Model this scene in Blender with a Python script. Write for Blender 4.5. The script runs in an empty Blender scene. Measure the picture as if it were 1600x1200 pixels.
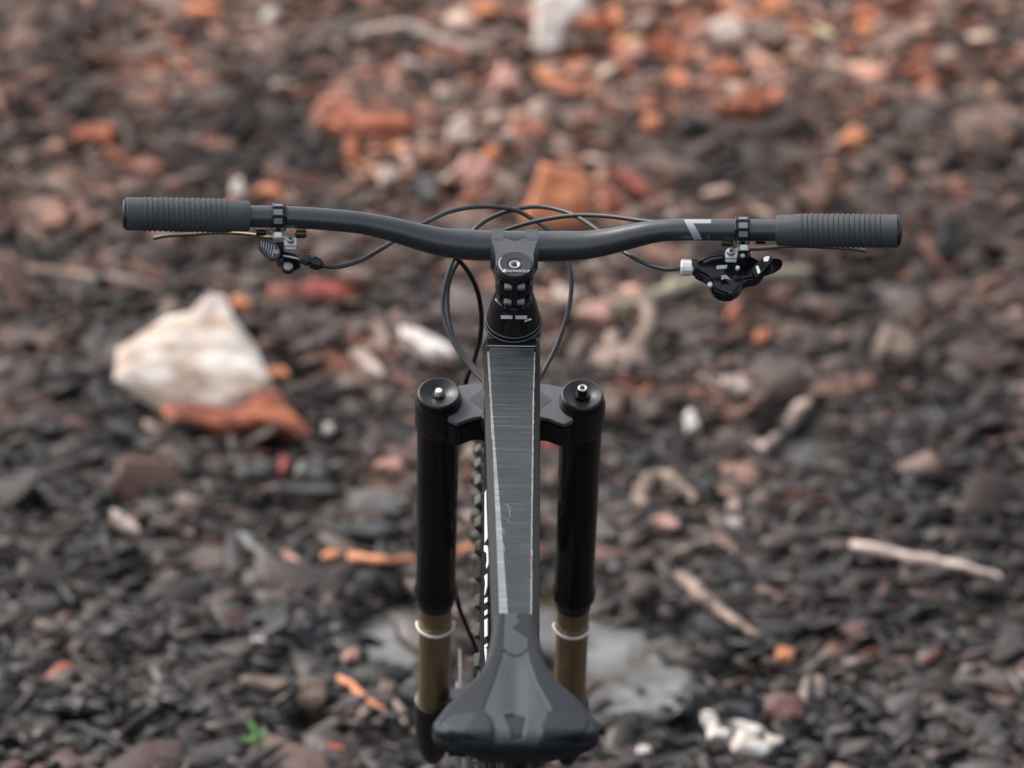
import bpy, bmesh, math, random
import numpy as np
from mathutils import Vector, Matrix, noise

random.seed(7); rng = np.random.default_rng(11)
S = bpy.context.scene; C = S.collection
R = math.radians

# ------------------------------------------------------------------ camera
PITCH, ROLL, YAW = R(20.0), R(1.0), R(1.0)
CAM = Vector((0.001, -5.638, 2.961))
FPX = 8918.0                                   # focal length in pixels of the 1600 px wide frame
cF = Vector((0, math.cos(PITCH), -math.sin(PITCH)))
u0 = Vector((0, math.sin(PITCH), math.cos(PITCH))); r0 = Vector((1, 0, 0))
cR = r0*math.cos(ROLL) + u0*math.sin(ROLL)
cU = u0*math.cos(ROLL) - r0*math.sin(ROLL)
cd = bpy.data.cameras.new('camera'); cam = bpy.data.objects.new('camera', cd); C.objects.link(cam)
cd.sensor_fit = 'HORIZONTAL'; cd.sensor_width = 36; cd.lens = 36*FPX/1600
cd.clip_start = .1; cd.clip_end = 1500
m = Matrix((cR, cU, -cF)).transposed().to_4x4(); m.translation = CAM; cam.matrix_world = m
cd.dof.use_dof = True; cd.dof.focus_distance = 5.88; cd.dof.aperture_fstop = 4.3
S.camera = cam

# ------------------------------------------------------------------ light
SUN_EL, SUN_AZ = R(50), R(-62)
w = bpy.data.worlds.new("World"); S.world = w; w.use_nodes = True
nt = w.node_tree; nt.nodes.clear()
sky = nt.nodes.new('ShaderNodeTexSky'); sky.sky_type = 'NISHITA'; sky.sun_disc = False
sky.sun_elevation = SUN_EL; sky.sun_rotation = SUN_AZ; sky.dust_density = 4; sky.air_density = 1
hs = nt.nodes.new('ShaderNodeHueSaturation'); hs.inputs['Saturation'].default_value = .42
bg = nt.nodes.new('ShaderNodeBackground'); bg.inputs['Strength'].default_value = .15
ow = nt.nodes.new('ShaderNodeOutputWorld')
nt.links.new(sky.outputs[0], hs.inputs['Color']); nt.links.new(hs.outputs[0], bg.inputs['Color']); nt.links.new(bg.outputs[0], ow.inputs['Surface'])
sd = bpy.data.lights.new('sun', 'SUN'); sd.energy = 1.0; sd.angle = R(25); sd.color = (1, .96, .9)
so = bpy.data.objects.new('sun', sd); C.objects.link(so)
sdir = Vector((math.sin(SUN_AZ)*math.cos(SUN_EL), math.cos(SUN_AZ)*math.cos(SUN_EL), math.sin(SUN_EL)))
so.rotation_euler = sdir.to_track_quat('Z', 'Y').to_euler(); so.location = (0, 0, 8)
S.view_settings.view_transform = 'Standard'; S.view_settings.look = 'None'
S.view_settings.exposure = 0.85; S.view_settings.gamma = 1; S.view_settings.use_curve_mapping = False
try:
    S.cycles.use_denoising = True; S.cycles.denoiser = 'OPENIMAGEDENOISE'
    S.cycles.max_bounces = 6; S.cycles.sample_clamp_indirect = 6
except Exception: pass

# ------------------------------------------------------------------ helpers
def ray(px, py):                                # direction of the sight line through a point of the photo
    return (cF + cR*((px-800)/FPX) + cU*((600-py)/FPX)).normalized()
Ryaw = Matrix.Rotation(YAW, 3, 'Z'); Rinv = Ryaw.transposed()
CAMb = Rinv @ CAM; cFb, cUb, cRb = Rinv @ cF, Rinv @ cU, Rinv @ cR
def B(px, py, y):                               # point of the bicycle (its own axes) in the plane y
    d = Rinv @ ray(px, py); t = (y - CAMb.y)/d.y
    return CAMb + d*t
def BP(px, py, P0, N):
    d = Rinv @ ray(px, py); t = (P0-CAMb).dot(N)/d.dot(N)
    return CAMb + d*t

def mat(name, col=(.5, .5, .5), rough=.5, metal=0, spec=.5, coat=0, bump=None, attr=False, vary=None, sheen=0):
    m = bpy.data.materials.new(name); m.use_nodes = True; n = m.node_tree.nodes; L = m.node_tree.links
    p = n['Principled BSDF']
    p.inputs['Base Color'].default_value = (*col, 1); p.inputs['Roughness'].default_value = rough
    p.inputs['Metallic'].default_value = metal; p.inputs['Specular IOR Level'].default_value = spec
    p.inputs['Coat Weight'].default_value = coat; p.inputs['Coat Roughness'].default_value = .08
    tc = n.new('ShaderNodeTexCoord')
    if vary:                                    # (scale, amount): soft uneven colour and gloss
        nz = n.new('ShaderNodeTexNoise'); nz.inputs['Scale'].default_value = vary[0]; nz.inputs['Detail'].default_value = 6
        L.new(tc.outputs['Object'], nz.inputs['Vector'])
        mr = n.new('ShaderNodeMapRange'); mr.inputs['To Min'].default_value = 1-vary[1]; mr.inputs['To Max'].default_value = 1+vary[1]
        mr.inputs['From Min'].default_value = .3; mr.inputs['From Max'].default_value = .7
        L.new(nz.outputs['Fac'], mr.inputs['Value'])
        mx = n.new('ShaderNodeVectorMath'); mx.operation = 'SCALE'; mx.inputs[0].default_value = col
        L.new(mr.outputs[0], mx.inputs['Scale']); L.new(mx.outputs[0], p.inputs['Base Color'])
        mr2 = n.new('ShaderNodeMapRange'); mr2.inputs['To Min'].default_value = rough*(1-vary[1]*.4); mr2.inputs['To Max'].default_value = min(1, rough*(1+vary[1]*.4))
        L.new(nz.outputs['Fac'], mr2.inputs['Value']); L.new(mr2.outputs[0], p.inputs['Roughness'])
    if attr:
        at = n.new('ShaderNodeAttribute'); at.attribute_name = 'tint'
        L.new(at.outputs['Color'], p.inputs['Base Color'])
        if attr == 'rough': L.new(at.outputs['Alpha'], p.inputs['Roughness'])
    if bump:                                    # (scale vector, strength, distance)
        mp = n.new('ShaderNodeMapping'); mp.inputs['Scale'].default_value = bump[0]
        nz = n.new('ShaderNodeTexNoise'); nz.inputs['Scale'].default_value = 1; nz.inputs['Detail'].default_value = 5
        bp = n.new('ShaderNodeBump'); bp.inputs['Strength'].default_value = bump[1]; bp.inputs['Distance'].default_value = bump[2]
        L.new(tc.outputs['Object'], mp.inputs['Vector']); L.new(mp.outputs[0], nz.inputs['Vector'])
        L.new(nz.outputs['Fac'], bp.inputs['Height']); L.new(bp.outputs[0], p.inputs['Normal'])
    return m

M = dict(
 bar=mat('anodised_matte_black', (.024, .027, .031), .30, 0, .95, vary=(60, .12), bump=((900,)*3, .05, .0004)),
 gloss=mat('gloss_black', (.008, .008, .009), .10, 0, .5, bump=((500,)*3, .03, .0004)),
 satin=mat('satin_black', (.012, .012, .013), .28, 0, .5, vary=(90, .2)),
 tube=mat('fork_tube_black', (.006, .006, .007), .16, 0, .45, vary=(40, .2)),
 crown=mat('crown_grey', (.125, .123, .132), .38, 0, .5, vary=(80, .12), bump=((700,)*3, .06, .0004)),
 stemtop=mat('stem_grey', (.07, .073, .080), .42, 0, .5, vary=(80, .1)),
 gold=mat('bronze_stanchion', (.38, .29, .17), .34, .8, .5, vary=(60, .1)),
 silver=mat('bare_aluminium', (.80, .80, .79), .36, .45, .5, vary=(200, .1)),
 steel=mat('steel', (.30, .29, .28), .42, .8),
 brass=mat('brassy_metal', (.13, .105, .07), .40, .8),
 rubber=mat('tyre_rubber', (.03, .028, .027), .62, 0, .4, vary=(90, .35), bump=((600,)*3, .2, .0006)),
 mud=mat('muddy_knob_rubber', (.075, .068, .058), .6, 0, .4, vary=(130, .45), bump=((500,)*3, .3, .001)),
 grip=mat('rubber_grip', (.055, .062, .064), .62, 0, .4, vary=(120, .15), bump=((1500,)*3, .3, .0005)),
 cable=mat('cable_housing', (.035, .038, .04), .38, 0, .5),
 hose=mat('brake_hose', (.008, .008, .009), .3, 0, .5),
 white=mat('white_lettering', (.8, .79, .77), .35),
 ring=mat('white_rubber_ring', (.66, .63, .56), .45),
 greylogo=mat('light_grey_print_and_highlight', (.36, .37, .40), .4),
 frame=mat('frame_paint', (.012, .0115, .011), .20, 0, .14, coat=0, vary=(25, .25)),
 highlight=mat('highlight_grey', (.19, .20, .21), .35, 0, .5),  # pale tone standing in for highlights on clamp facets and stem rear
 capm=mat('cap_dark', (.025, .028, .032), .4, 0, .4),
 shifter=mat('glassy_black', (.006, .007, .009), .14, 0, .5),
)
# protective film: clear glossy skin with fine crosswise scratches, hazed by scuffs
def film_mat(name, base, rough, lines):
    m = mat(name, base, rough, 0, .3); n = m.node_tree.nodes; L = m.node_tree.links; p = n['Principled BSDF']
    tc = n['Texture Coordinate'] if 'Texture Coordinate' in n else n.new('ShaderNodeTexCoord')
    mp = n.new('ShaderNodeMapping'); mp.inputs['Scale'].default_value = (16, 850, 400)
    nz = n.new('ShaderNodeTexNoise'); nz.inputs['Scale'].default_value = 1; nz.inputs['Detail'].default_value = 4
    L.new(tc.outputs['Object'], mp.inputs['Vector']); L.new(mp.outputs[0], nz.inputs['Vector'])
    rp = n.new('ShaderNodeValToRGB'); rp.color_ramp.elements[0].position = .50; rp.color_ramp.elements[1].position = .66
    L.new(nz.outputs['Fac'], rp.inputs['Fac'])
    n2 = n.new('ShaderNodeTexNoise'); n2.inputs['Scale'].default_value = 26; n2.inputs['Detail'].default_value = 1
    L.new(tc.outputs['Object'], n2.inputs['Vector'])
    mu = n.new('ShaderNodeMath'); mu.operation = 'MULTIPLY'; L.new(rp.outputs[0], mu.inputs[0]); L.new(n2.outputs['Fac'], mu.inputs[1])
    mx = n.new('ShaderNodeMix'); mx.data_type = 'RGBA'
    mx.inputs['A'].default_value = (*base, 1); mx.inputs['B'].default_value = (base[0]*2.4+lines, base[1]*2.4+lines, base[2]*2.4+lines, 1)
    L.new(mu.outputs[0], mx.inputs['Factor']); L.new(mx.outputs['Result'], p.inputs['Base Color'])
    mr = n.new('ShaderNodeMapRange'); mr.inputs['To Min'].default_value = rough*.8; mr.inputs['To Max'].default_value = rough*1.2
    L.new(n2.outputs['Fac'], mr.inputs['Value']); L.new(mr.outputs[0], p.inputs['Roughness'])
    bp = n.new('ShaderNodeBump'); bp.inputs['Strength'].default_value = .5; bp.inputs['Distance'].default_value = .0006
    L.new(nz.outputs['Fac'], bp.inputs['Height']); L.new(bp.outputs[0], p.inputs['Normal'])
    return m
M['film'] = film_mat('scuffed_clear_film', (.040, .045, .045), .28, .025)
M['filmedge_sheen'] = film_mat('film_edge_and_sheen', (.22, .23, .235), .35, .1)  # pale tone paints the left strip's sky reflection; the front edge shares it
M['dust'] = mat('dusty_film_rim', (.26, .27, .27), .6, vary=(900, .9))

class MB:
    def __init__(s): s.v = []; s.f = []
    def add(s, v, f):
        o = len(s.v); s.v += [tuple(p) for p in v]; s.f += [tuple(i+o for i in q) for q in f]; return s
    def loft(s, rings, caps=True, closed=False):
        n = len(rings[0]); v = [p for r in rings for p in r]; f = []
        K = len(rings)
        for k in range(K if closed else K-1):
            a, b = k*n, ((k+1) % K)*n
            for i in range(n): j = (i+1) % n; f.append((a+i, a+j, b+j, b+i))
        if caps and not closed:
            f.append(tuple(reversed(range(n)))); f.append(tuple(range((K-1)*n, K*n)))
        return s.add(v, f)
    def lathe(s, prof, o, ax, seg=32, caps=True, up=None):
        ax = Vector(ax).normalized(); a = Vector(up) if up else (Vector((1, 0, 0)) if abs(ax.x) < .8 else Vector((0, 0, 1)))
        a = (a-ax*a.dot(ax)).normalized(); b = ax.cross(a)
        return s.loft([[Vector(o)+ax*t+(a*math.cos(2*math.pi*(i+.5)/seg)+b*math.sin(2*math.pi*(i+.5)/seg))*max(r, 1e-5) for i in range(seg)] for t, r in prof], caps)
    def tube(s, pts, r, seg=12, caps=True, flat=1, closed=False):
        pts = [Vector(p) for p in pts]; K = len(pts)
        rr = r if isinstance(r, (list, tuple)) else [r]*K
        rings = []; a = None
        for k in range(K):
            if closed: t = (pts[(k+1) % K]-pts[k-1]).normalized()
            else: t = (pts[min(k+1, K-1)]-pts[max(k-1, 0)]).normalized()
            if a is None: a = t.orthogonal().normalized() if abs(t.z) > .9 else t.cross(Vector((0, 0, 1))).normalized()
            a = (a-t*a.dot(t)).normalized(); b = t.cross(a)
            rings.append([pts[k]+(a*math.cos(2*math.pi*i/seg)+b*math.sin(2*math.pi*i/seg)*flat)*rr[k] for i in range(seg)])
        return s.loft(rings, caps, closed)
    def box(s, c, size, ax=None, taper=1):
        X, Y, Z = ax if ax else (Vector((1, 0, 0)), Vector((0, 1, 0)), Vector((0, 0, 1)))
        c = Vector(c); v = []
        for z in (-1, 1):
            k = 1 if z < 0 else taper
            for x, y in ((-1, -1), (1, -1), (1, 1), (-1, 1)):
                v.append(c+X*x*size[0]/2*k+Y*y*size[1]/2*k+Z*z*size[2]/2)
        return s.add(v, [(3, 2, 1, 0), (4, 5, 6, 7), (0, 1, 5, 4), (1, 2, 6, 5), (2, 3, 7, 6), (3, 0, 4, 7)])
    def prism(s, poly, d):                       # poly: 3D points, extruded by vector d
        n = len(poly); d = Vector(d); v = [Vector(p) for p in poly]+[Vector(p)+d for p in poly]
        return s.add(v, [tuple(range(n)), tuple(reversed(range(n, 2*n)))]+[(i+n, (i+1) % n+n, (i+1) % n, i) for i in range(n)])
    def mesh(s, name, bevel=0, seg=2, smooth=True, angle=38, sub=0):
        me = bpy.data.meshes.new(name); bm = bmesh.new()
        vs = [bm.verts.new(p) for p in s.v]
        for f in s.f:
            try: bm.faces.new([vs[i] for i in f])
            except ValueError: pass
        bmesh.ops.recalc_face_normals(bm, faces=bm.faces)
        if bevel:
            e = [e for e in bm.edges if len(e.link_faces) == 2 and e.calc_face_angle(0) > R(25)]
            bmesh.ops.bevel(bm, geom=e, offset=bevel, segments=seg, affect='EDGES', clamp_overlap=True)
        bm.to_mesh(me); bm.free()
        if smooth:
            me.shade_smooth(); me.set_sharp_from_angle(angle=R(angle))
        return me
    def build(s, name, m, parent=None, **k):
        return obj(name, s.mesh(name, **k), m, parent)

def obj(name, me, m=None, parent=None):
    o = bpy.data.objects.new(name, me); C.objects.link(o)
    if m is not None and not me.materials: me.materials.append(m)
    if parent: o.parent = parent
    return o
def empty(name, parent=None):
    o = bpy.data.objects.new(name, None); C.objects.link(o); o.empty_display_size = .05
    if parent: o.parent = parent
    return o
def tag(o, label=None, cat=None, group=None, kind=None):
    for k, v in (('label', label), ('category', cat), ('group', group), ('kind', kind)):
        if v: o[k] = v
    return o
def spline(pts, n=8):
    P = [Vector(p) for p in pts]; out = []
    for i in range(len(P)-1):
        a = P[max(i-1, 0)]; b = P[i]; c = P[i+1]; d = P[min(i+2, len(P)-1)]
        for k in range(n):
            t = k/n
            out.append(.5*((2*b)+(c-a)*t+(2*a-5*b+4*c-d)*t*t+(3*b-a-3*c+d)*t**3))
    out.append(P[-1]); return out

# ------------------------------------------------------------------ ground
WATER = -0.030
def fbm(x, y, seed=0, o=5, f=1.0):
    r = np.zeros_like(x); a = 1.0; rs = np.random.default_rng(seed)
    for k in range(o):
        for j in range(3):
            th = rs.uniform(0, 2*math.pi); ph = rs.uniform(0, 6.28, 2)
            r += a/3*np.sin((x*math.cos(th)+y*math.sin(th))*f*2*math.pi+ph[0]+1.3*np.sin((x*-math.sin(th)+y*math.cos(th))*f*3.7+ph[1]))
        a *= .52; f *= 2.07
    return r
# puddles: centre x, y, half sizes
def gp_flat(px, py, z=WATER):
    d = ray(px, py); t = (z-CAM.z)/d.z; return CAM+d*t
PUD = []
for px, py, wx, wy in ((975, 1068, 112, 78), (905, 1000, 70, 50), (620, 1040, 50, 40), (1035, 1035, 60, 38), (628, 1000, 75, 52), (640, 1090, 30, 40), (492, 1160, 42, 30), (560, 1190, 70, 18), (850, 985, 60, 60), (1250, 715, 60, 40), (1130, 1085, 80, 16), (420, 1170, 30, 14)):
    a = gp_flat(px, py); b = gp_flat(px+wx, py); c = gp_flat(px, py-wy)
    PUD.append((a.x, a.y, abs(b.x-a.x), abs(c.y-a.y)))
def pud(x, y):
    r = np.zeros_like(x)
    wob = .22*fbm(x, y, 5, 3, 7.)
    for cx, cy, sx, sy in PUD:
        q = np.sqrt(((x-cx)/sx)**2+((y-cy)/sy)**2)+wob
        r = np.maximum(r, np.clip(1.25-q, 0, 1))
    return r
def gz(x, y):
    x = np.asarray(x, float); y = np.asarray(y, float)
    s = np.clip(y-2.0, 0, 6); rise = .13*(np.sqrt(s*s+.09)-.3)*(s > 0)
    z = rise+.018*fbm(x, y, 1, 5, .9)*np.clip(1.5-.004*np.hypot(x, y), 0, 1)+.006*fbm(x, y, 2, 3, 9.)
    z = np.maximum(z, WATER+.006+.004*fbm(x, y, 9, 2, 14.)) if False else z
    p = pud(x, y)
    return z*(1-np.clip(p*2, 0, 1)*.35)-.070*np.clip(p*1.7, 0, 1)+.013*fbm(x, y, 12, 3, 5.)*np.clip(p*2, 0, 1)
def G(px, py, lift=0):                           # where a sight line meets the ground
    d = ray(px, py); t = 5.0
    for _ in range(400):
        P = CAM+d*t; h = P.z-lift-float(gz(P.x, P.y))
        if h < .0005: break
        t += max(h*.8, .0005)
    return CAM+d*t

def axis_pts(lo, hi, step, far):
    a = list(np.arange(lo, hi+1e-6, step)); s = step; x = hi; up = []
    while x < far: s *= 1.25; x += s; up.append(x)
    s = step; x = lo; dn = []
    while x > -far: s *= 1.25; x -= s; dn.append(x)
    return np.array(dn[::-1]+a+up)
xs = axis_pts(-1.6, 1.6, .016, 400); ys = axis_pts(-.6, 5.4, .016, 400)
GX, GY = np.meshgrid(xs, ys); GZ = gz(GX, GY)
def grid_mesh(name, X, Y, Z):
    ny, nx = X.shape; me = bpy.data.meshes.new(name)
    v = np.stack([X.ravel(), Y.ravel(), Z.ravel()], 1)
    i = np.arange(ny*nx).reshape(ny, nx)
    q = np.stack([i[:-1, :-1], i[:-1, 1:], i[1:, 1:], i[1:, :-1]], -1).reshape(-1, 4)
    me.vertices.add(len(v)); me.vertices.foreach_set('co', v.ravel())
    me.loops.add(q.size); me.loops.foreach_set('vertex_index', q.ravel().astype(np.int32))
    me.polygons.add(len(q)); me.polygons.foreach_set('loop_start', np.arange(0, q.size, 4, dtype=np.int32))
    me.update(); me.validate(); me.shade_smooth(); return me
gm = bpy.data.materials.new('wet_forest_soil'); gm.use_nodes = True
n = gm.node_tree.nodes; L = gm.node_tree.links; p = n['Principled BSDF']
tc = n.new('ShaderNodeTexCoord')
na = n.new('ShaderNodeTexNoise'); na.inputs['Scale'].default_value = 24; na.inputs['Detail'].default_value = 10; na.inputs['Roughness'].default_value = .65
nb = n.new('ShaderNodeTexVoronoi'); nb.inputs['Scale'].default_value = 45
for q in (na, nb): L.new(tc.outputs['Object'], q.inputs['Vector'])
rp = n.new('ShaderNodeValToRGB'); e = rp.color_ramp.elements
e[0].position = .35; e[0].color = (.016, .014, .012, 1); e[1].position = .72; e[1].color = (.09, .07, .06, 1)
k = e.new(.55); k.color = (.030, .025, .022, 1)
L.new(na.outputs['Fac'], rp.inputs['Fac']); L.new(rp.outputs[0], p.inputs['Base Color'])
p.inputs['Roughness'].default_value = .5
bp = n.new('ShaderNodeBump'); bp.inputs['Strength'].default_value = .8; bp.inputs['Distance'].default_value = .02
ad = n.new('ShaderNodeMath'); ad.operation = 'ADD'; L.new(na.outputs['Fac'], ad.inputs[0]); L.new(nb.outputs['Distance'], ad.inputs[1])
L.new(ad.outputs[0], bp.inputs['Height']); L.new(bp.outputs[0], p.inputs['Normal'])
tag(obj('ground', grid_mesh('ground', GX, GY, GZ), gm), kind='structure')

# puddle water: one sheet per pool area, its shore is where the ground rises through it
wm = bpy.data.materials.new('muddy_water_sky_sheen'); wm.use_nodes = True; n = wm.node_tree.nodes; L = wm.node_tree.links; p = n['Principled BSDF']
p.inputs['Roughness'].default_value = .03; p.inputs['IOR'].default_value = 1.33
tc = n.new('ShaderNodeTexCoord'); nz = n.new('ShaderNodeTexNoise'); nz.inputs['Scale'].default_value = 14; nz.inputs['Detail'].default_value = 2
bp = n.new('ShaderNodeBump'); bp.inputs['Strength'].default_value = .12; bp.inputs['Distance'].default_value = .01
L.new(tc.outputs['Object'], nz.inputs['Vector']); L.new(nz.outputs['Fac'], bp.inputs['Height']); L.new(bp.outputs[0], p.inputs['Normal'])
n3 = n.new('ShaderNodeTexNoise'); n3.inputs['Scale'].default_value = 6.5; n3.inputs['Detail'].default_value = 4; n3.inputs['Distortion'].default_value = .8
rp = n.new('ShaderNodeValToRGB'); e = rp.color_ramp.elements        # sky reflection painted as a pale cloud in brown leaf water
e[0].position = .45; e[0].color = (.045, .032, .014, 1); e[1].position = .60; e[1].color = (.19, .19, .185, 1)
L.new(tc.outputs['Object'], n3.inputs['Vector']); L.new(n3.outputs['Fac'], rp.inputs['Fac']); L.new(rp.outputs[0], p.inputs['Base Color'])
wx = np.linspace(-1.3, 1.3, 70); wy = np.linspace(.9, 2.6, 50); WX, WY = np.meshgrid(wx, wy)
tag(obj('puddle_water', grid_mesh('puddle_water', WX, WY, np.full_like(WX, WATER)), wm), kind='structure')

# loose bark mulch: nobody could count it
PAL = np.array([(.022, .017, .015), (.055, .042, .036), (.115, .086, .072), (.19, .135, .11), (.33, .235, .185), (.50, .21, .11), (.27, .085, .055), (.60, .48, .39), (.12, .115, .11)])
# where the litter lies dark and wet (D), broken orange bark (O) or pale shreds (L): x, y, half sizes in the photo
FLD = dict(
 D=[(400, 190, 70, 110), (1140, 85, 40, 22), (1190, 215, 60, 30), (470, 250, 60, 30), (430, 880, 110, 60), (470, 1010, 130, 60), (620, 860, 60, 30), (1010, 700, 70, 40), (1090, 250, 70, 40), (1180, 1000, 90, 50), (1080, 1110, 120, 40), (1150, 930, 80, 40), (390, 700, 50, 20), (430, 1140, 80, 50), (560, 690, 60, 30), (700, 130, 50, 30), (1200, 300, 60, 30), (150, 700, 200, 200), (1450, 700, 200, 200), (100, 150, 100, 80)],
 O=[(1130, 130, 130, 70), (1180, 30, 90, 40), (930, 150, 90, 60), (560, 210, 110, 40), (760, 40, 60, 30), (660, 330, 90, 30), (520, 470, 80, 30), (960, 310, 60, 40), (1010, 60, 70, 40), (620, 480, 60, 40), (1400, 100, 120, 90), (200, 120, 120, 60)],
 L=[(690, 160, 110, 70), (760, 280, 90, 60), (880, 60, 70, 50), (1190, 80, 80, 50), (700, 230, 90, 50), (600, 120, 90, 50), (540, 780, 110, 40), (960, 500, 90, 50), (620, 560, 100, 40), (420, 60, 70, 60), (1120, 640, 90, 60)])
FW = {k: [(lambda a, b, c: (a.x, a.y, abs(b.x-a.x)+.01, abs(c.y-a.y)+.02))(G(x, y), G(x+w_, y), G(x, y-h_)) for x, y, w_, h_ in v] for k, v in FLD.items()}
def field(x, y, k):
    f = np.zeros_like(x); wob = 1+.35*fbm(x, y, 60, 3, 4.)
    for cx, cy, sx, sy in FW[k]: f = np.maximum(f, np.exp(-(((x-cx)/sx)**2+((y-cy)/sy)**2)*1.1*wob))
    return f
def mulch(name, N, xr, yr, lmin, lmax, seed, pw=2.2, boost=0):
    r = np.random.default_rng(seed)
    cx = r.uniform(*xr, N); cy = r.uniform(*yr, N)
    keep = (pud(cx, cy) < .27) | (r.random(N) < (.07 if lmax < .1 else .0)); cx, cy = cx[keep], cy[keep]; N = len(cx)
    Ln = lmin+(lmax-lmin)*r.random(N)**pw; Wd = Ln*(.10+.45*r.random(N)**1.7); Th = np.minimum(Ln*r.uniform(.06, .20, N), .007)
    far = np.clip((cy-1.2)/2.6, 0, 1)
    D, O, Lt = (field(cx, cy, k) for k in 'DOL')
    # neighbouring bits share their tone and kind, as bark breaks up where it lies
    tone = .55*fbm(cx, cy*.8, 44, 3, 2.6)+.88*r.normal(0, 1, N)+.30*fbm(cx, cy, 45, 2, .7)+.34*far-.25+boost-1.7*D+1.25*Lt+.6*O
    RAMP = np.array([(.016, .013, .0125), (.032, .026, .024), (.056, .045, .041), (.085, .068, .061), (.130, .101, .090), (.205, .158, .138), (.34, .265, .235), (.55, .46, .40)])
    q = np.clip((tone+1.7)/4.2, 0, .999)*7; k0 = q.astype(int); fr_ = (q-k0)[:, None]
    col = RAMP[k0]*(1-fr_)+RAMP[np.minimum(k0+1, 7)]*fr_
    warm = .8*fbm(cx, cy, 51, 3, 3.1)+.85*r.normal(0, 1, N)+.75*far-.38+.85*O-.8*D
    rust = .85*np.clip((warm-1.1)/.6, 0, 1)[:, None]
    hue = np.array([(2.25, 1.10, .70)])*(.75+.45*r.random((N, 1)))
    col = col*(1-rust)+np.maximum(col, .05)*hue*rust
    pinkish = (r.random(N) < .22)[:, None]; col = np.where(pinkish, col*np.array([(1.38, 1.02, .90)]), col)
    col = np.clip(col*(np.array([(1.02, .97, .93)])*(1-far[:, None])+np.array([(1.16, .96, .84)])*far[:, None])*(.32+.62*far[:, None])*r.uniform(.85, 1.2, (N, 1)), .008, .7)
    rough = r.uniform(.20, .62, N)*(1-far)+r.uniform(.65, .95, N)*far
    # body axes
    yaw = r.normal(-.25, .75, N); tx = r.normal(.35, .30, N); ty = r.normal(0, .30, N)
    X = np.stack([np.cos(yaw)*np.cos(ty), np.sin(yaw)*np.cos(ty), -np.sin(ty)], 1)
    Z = np.stack([np.zeros(N), -np.sin(tx), np.cos(tx)], 1); Z -= X*(Z*X).sum(1, keepdims=True); Z /= np.linalg.norm(Z, axis=1, keepdims=True)
    Y = np.cross(Z, X)
    # hexagonal slab: 12 vertices, jittered
    ang = np.array([0, 52, 128, 180, 232, 308])*np.pi/180
    ox = np.cos(ang)[None]*.5*r.uniform(.75, 1.1, (N, 6)); oy = np.sin(ang)[None]*.6*r.uniform(.45, 1.25, (N, 6))
    zc = gz(cx, cy)+Th*.35+r.uniform(0, .010, N); zc = np.where(pud(cx, cy) > .2, np.maximum(zc, WATER+r.uniform(-.012, .002, N)), zc)
    c = np.stack([cx, cy, zc], 1)
    V = np.zeros((N, 12, 3))
    for k in range(12):
        i = k % 6; s = (-.5 if k < 6 else .5); sh = 1 if k < 6 else .82
        V[:, k] = c+X*(ox[:, i]*Ln*sh)[:, None]+Y*(oy[:, i]*Wd*sh)[:, None]+Z*((s+r.uniform(-.25, .25, N))*Th+0)[:, None]
    q = [(11, 10, 9, 8, 7, 6)][:0]
    faces = [(6, 7, 8, 9), (6, 9, 10, 11)]+[(i, (i+1) % 6, (i+1) % 6+6, i+6) for i in range(6)]+[(3, 2, 1, 0), (5, 4, 3, 0)]
    F = (np.array(faces)[None]+(np.arange(N)*12)[:, None, None]).reshape(-1, 4)
    me = bpy.data.meshes.new(name); V = V.reshape(-1, 3)
    me.vertices.add(len(V)); me.vertices.foreach_set('co', V.ravel())
    me.loops.add(F.size); me.loops.foreach_set('vertex_index', F.ravel().astype(np.int32))
    me.polygons.add(len(F)); me.polygons.foreach_set('loop_start', np.arange(0, F.size, 4, dtype=np.int32))
    me.update()
    vc = np.repeat(np.concatenate([col, rough[:, None]], 1), 12, axis=0); vj = r.normal(0, .32, (N, 6)); vj = np.concatenate([vj, vj], 1).ravel(); vc[:, :3] *= np.exp(vj)[:, None]; vc = np.clip(vc, .006, .8)
    at = me.attributes.new('tint', 'FLOAT_COLOR', 'POINT')
    at.data.foreach_set('color', vc.ravel())
    return me
M['chip'] = mat('bark_mulch', spec=.42, attr='rough', bump=((140, 140, 140), .6, .003))
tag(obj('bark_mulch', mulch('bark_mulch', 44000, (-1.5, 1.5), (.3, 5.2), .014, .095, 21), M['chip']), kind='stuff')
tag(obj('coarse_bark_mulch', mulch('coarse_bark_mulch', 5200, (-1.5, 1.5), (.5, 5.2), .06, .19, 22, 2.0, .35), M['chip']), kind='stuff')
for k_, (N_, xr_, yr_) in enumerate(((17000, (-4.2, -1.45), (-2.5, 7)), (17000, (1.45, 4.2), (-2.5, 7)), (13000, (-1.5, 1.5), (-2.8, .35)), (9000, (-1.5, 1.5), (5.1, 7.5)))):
    tag(obj('outlying_mulch', mulch('outlying_mulch', N_, xr_, yr_, .02, .13, 23+k_, 2.0, -.1), M['chip']), kind='stuff')

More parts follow.
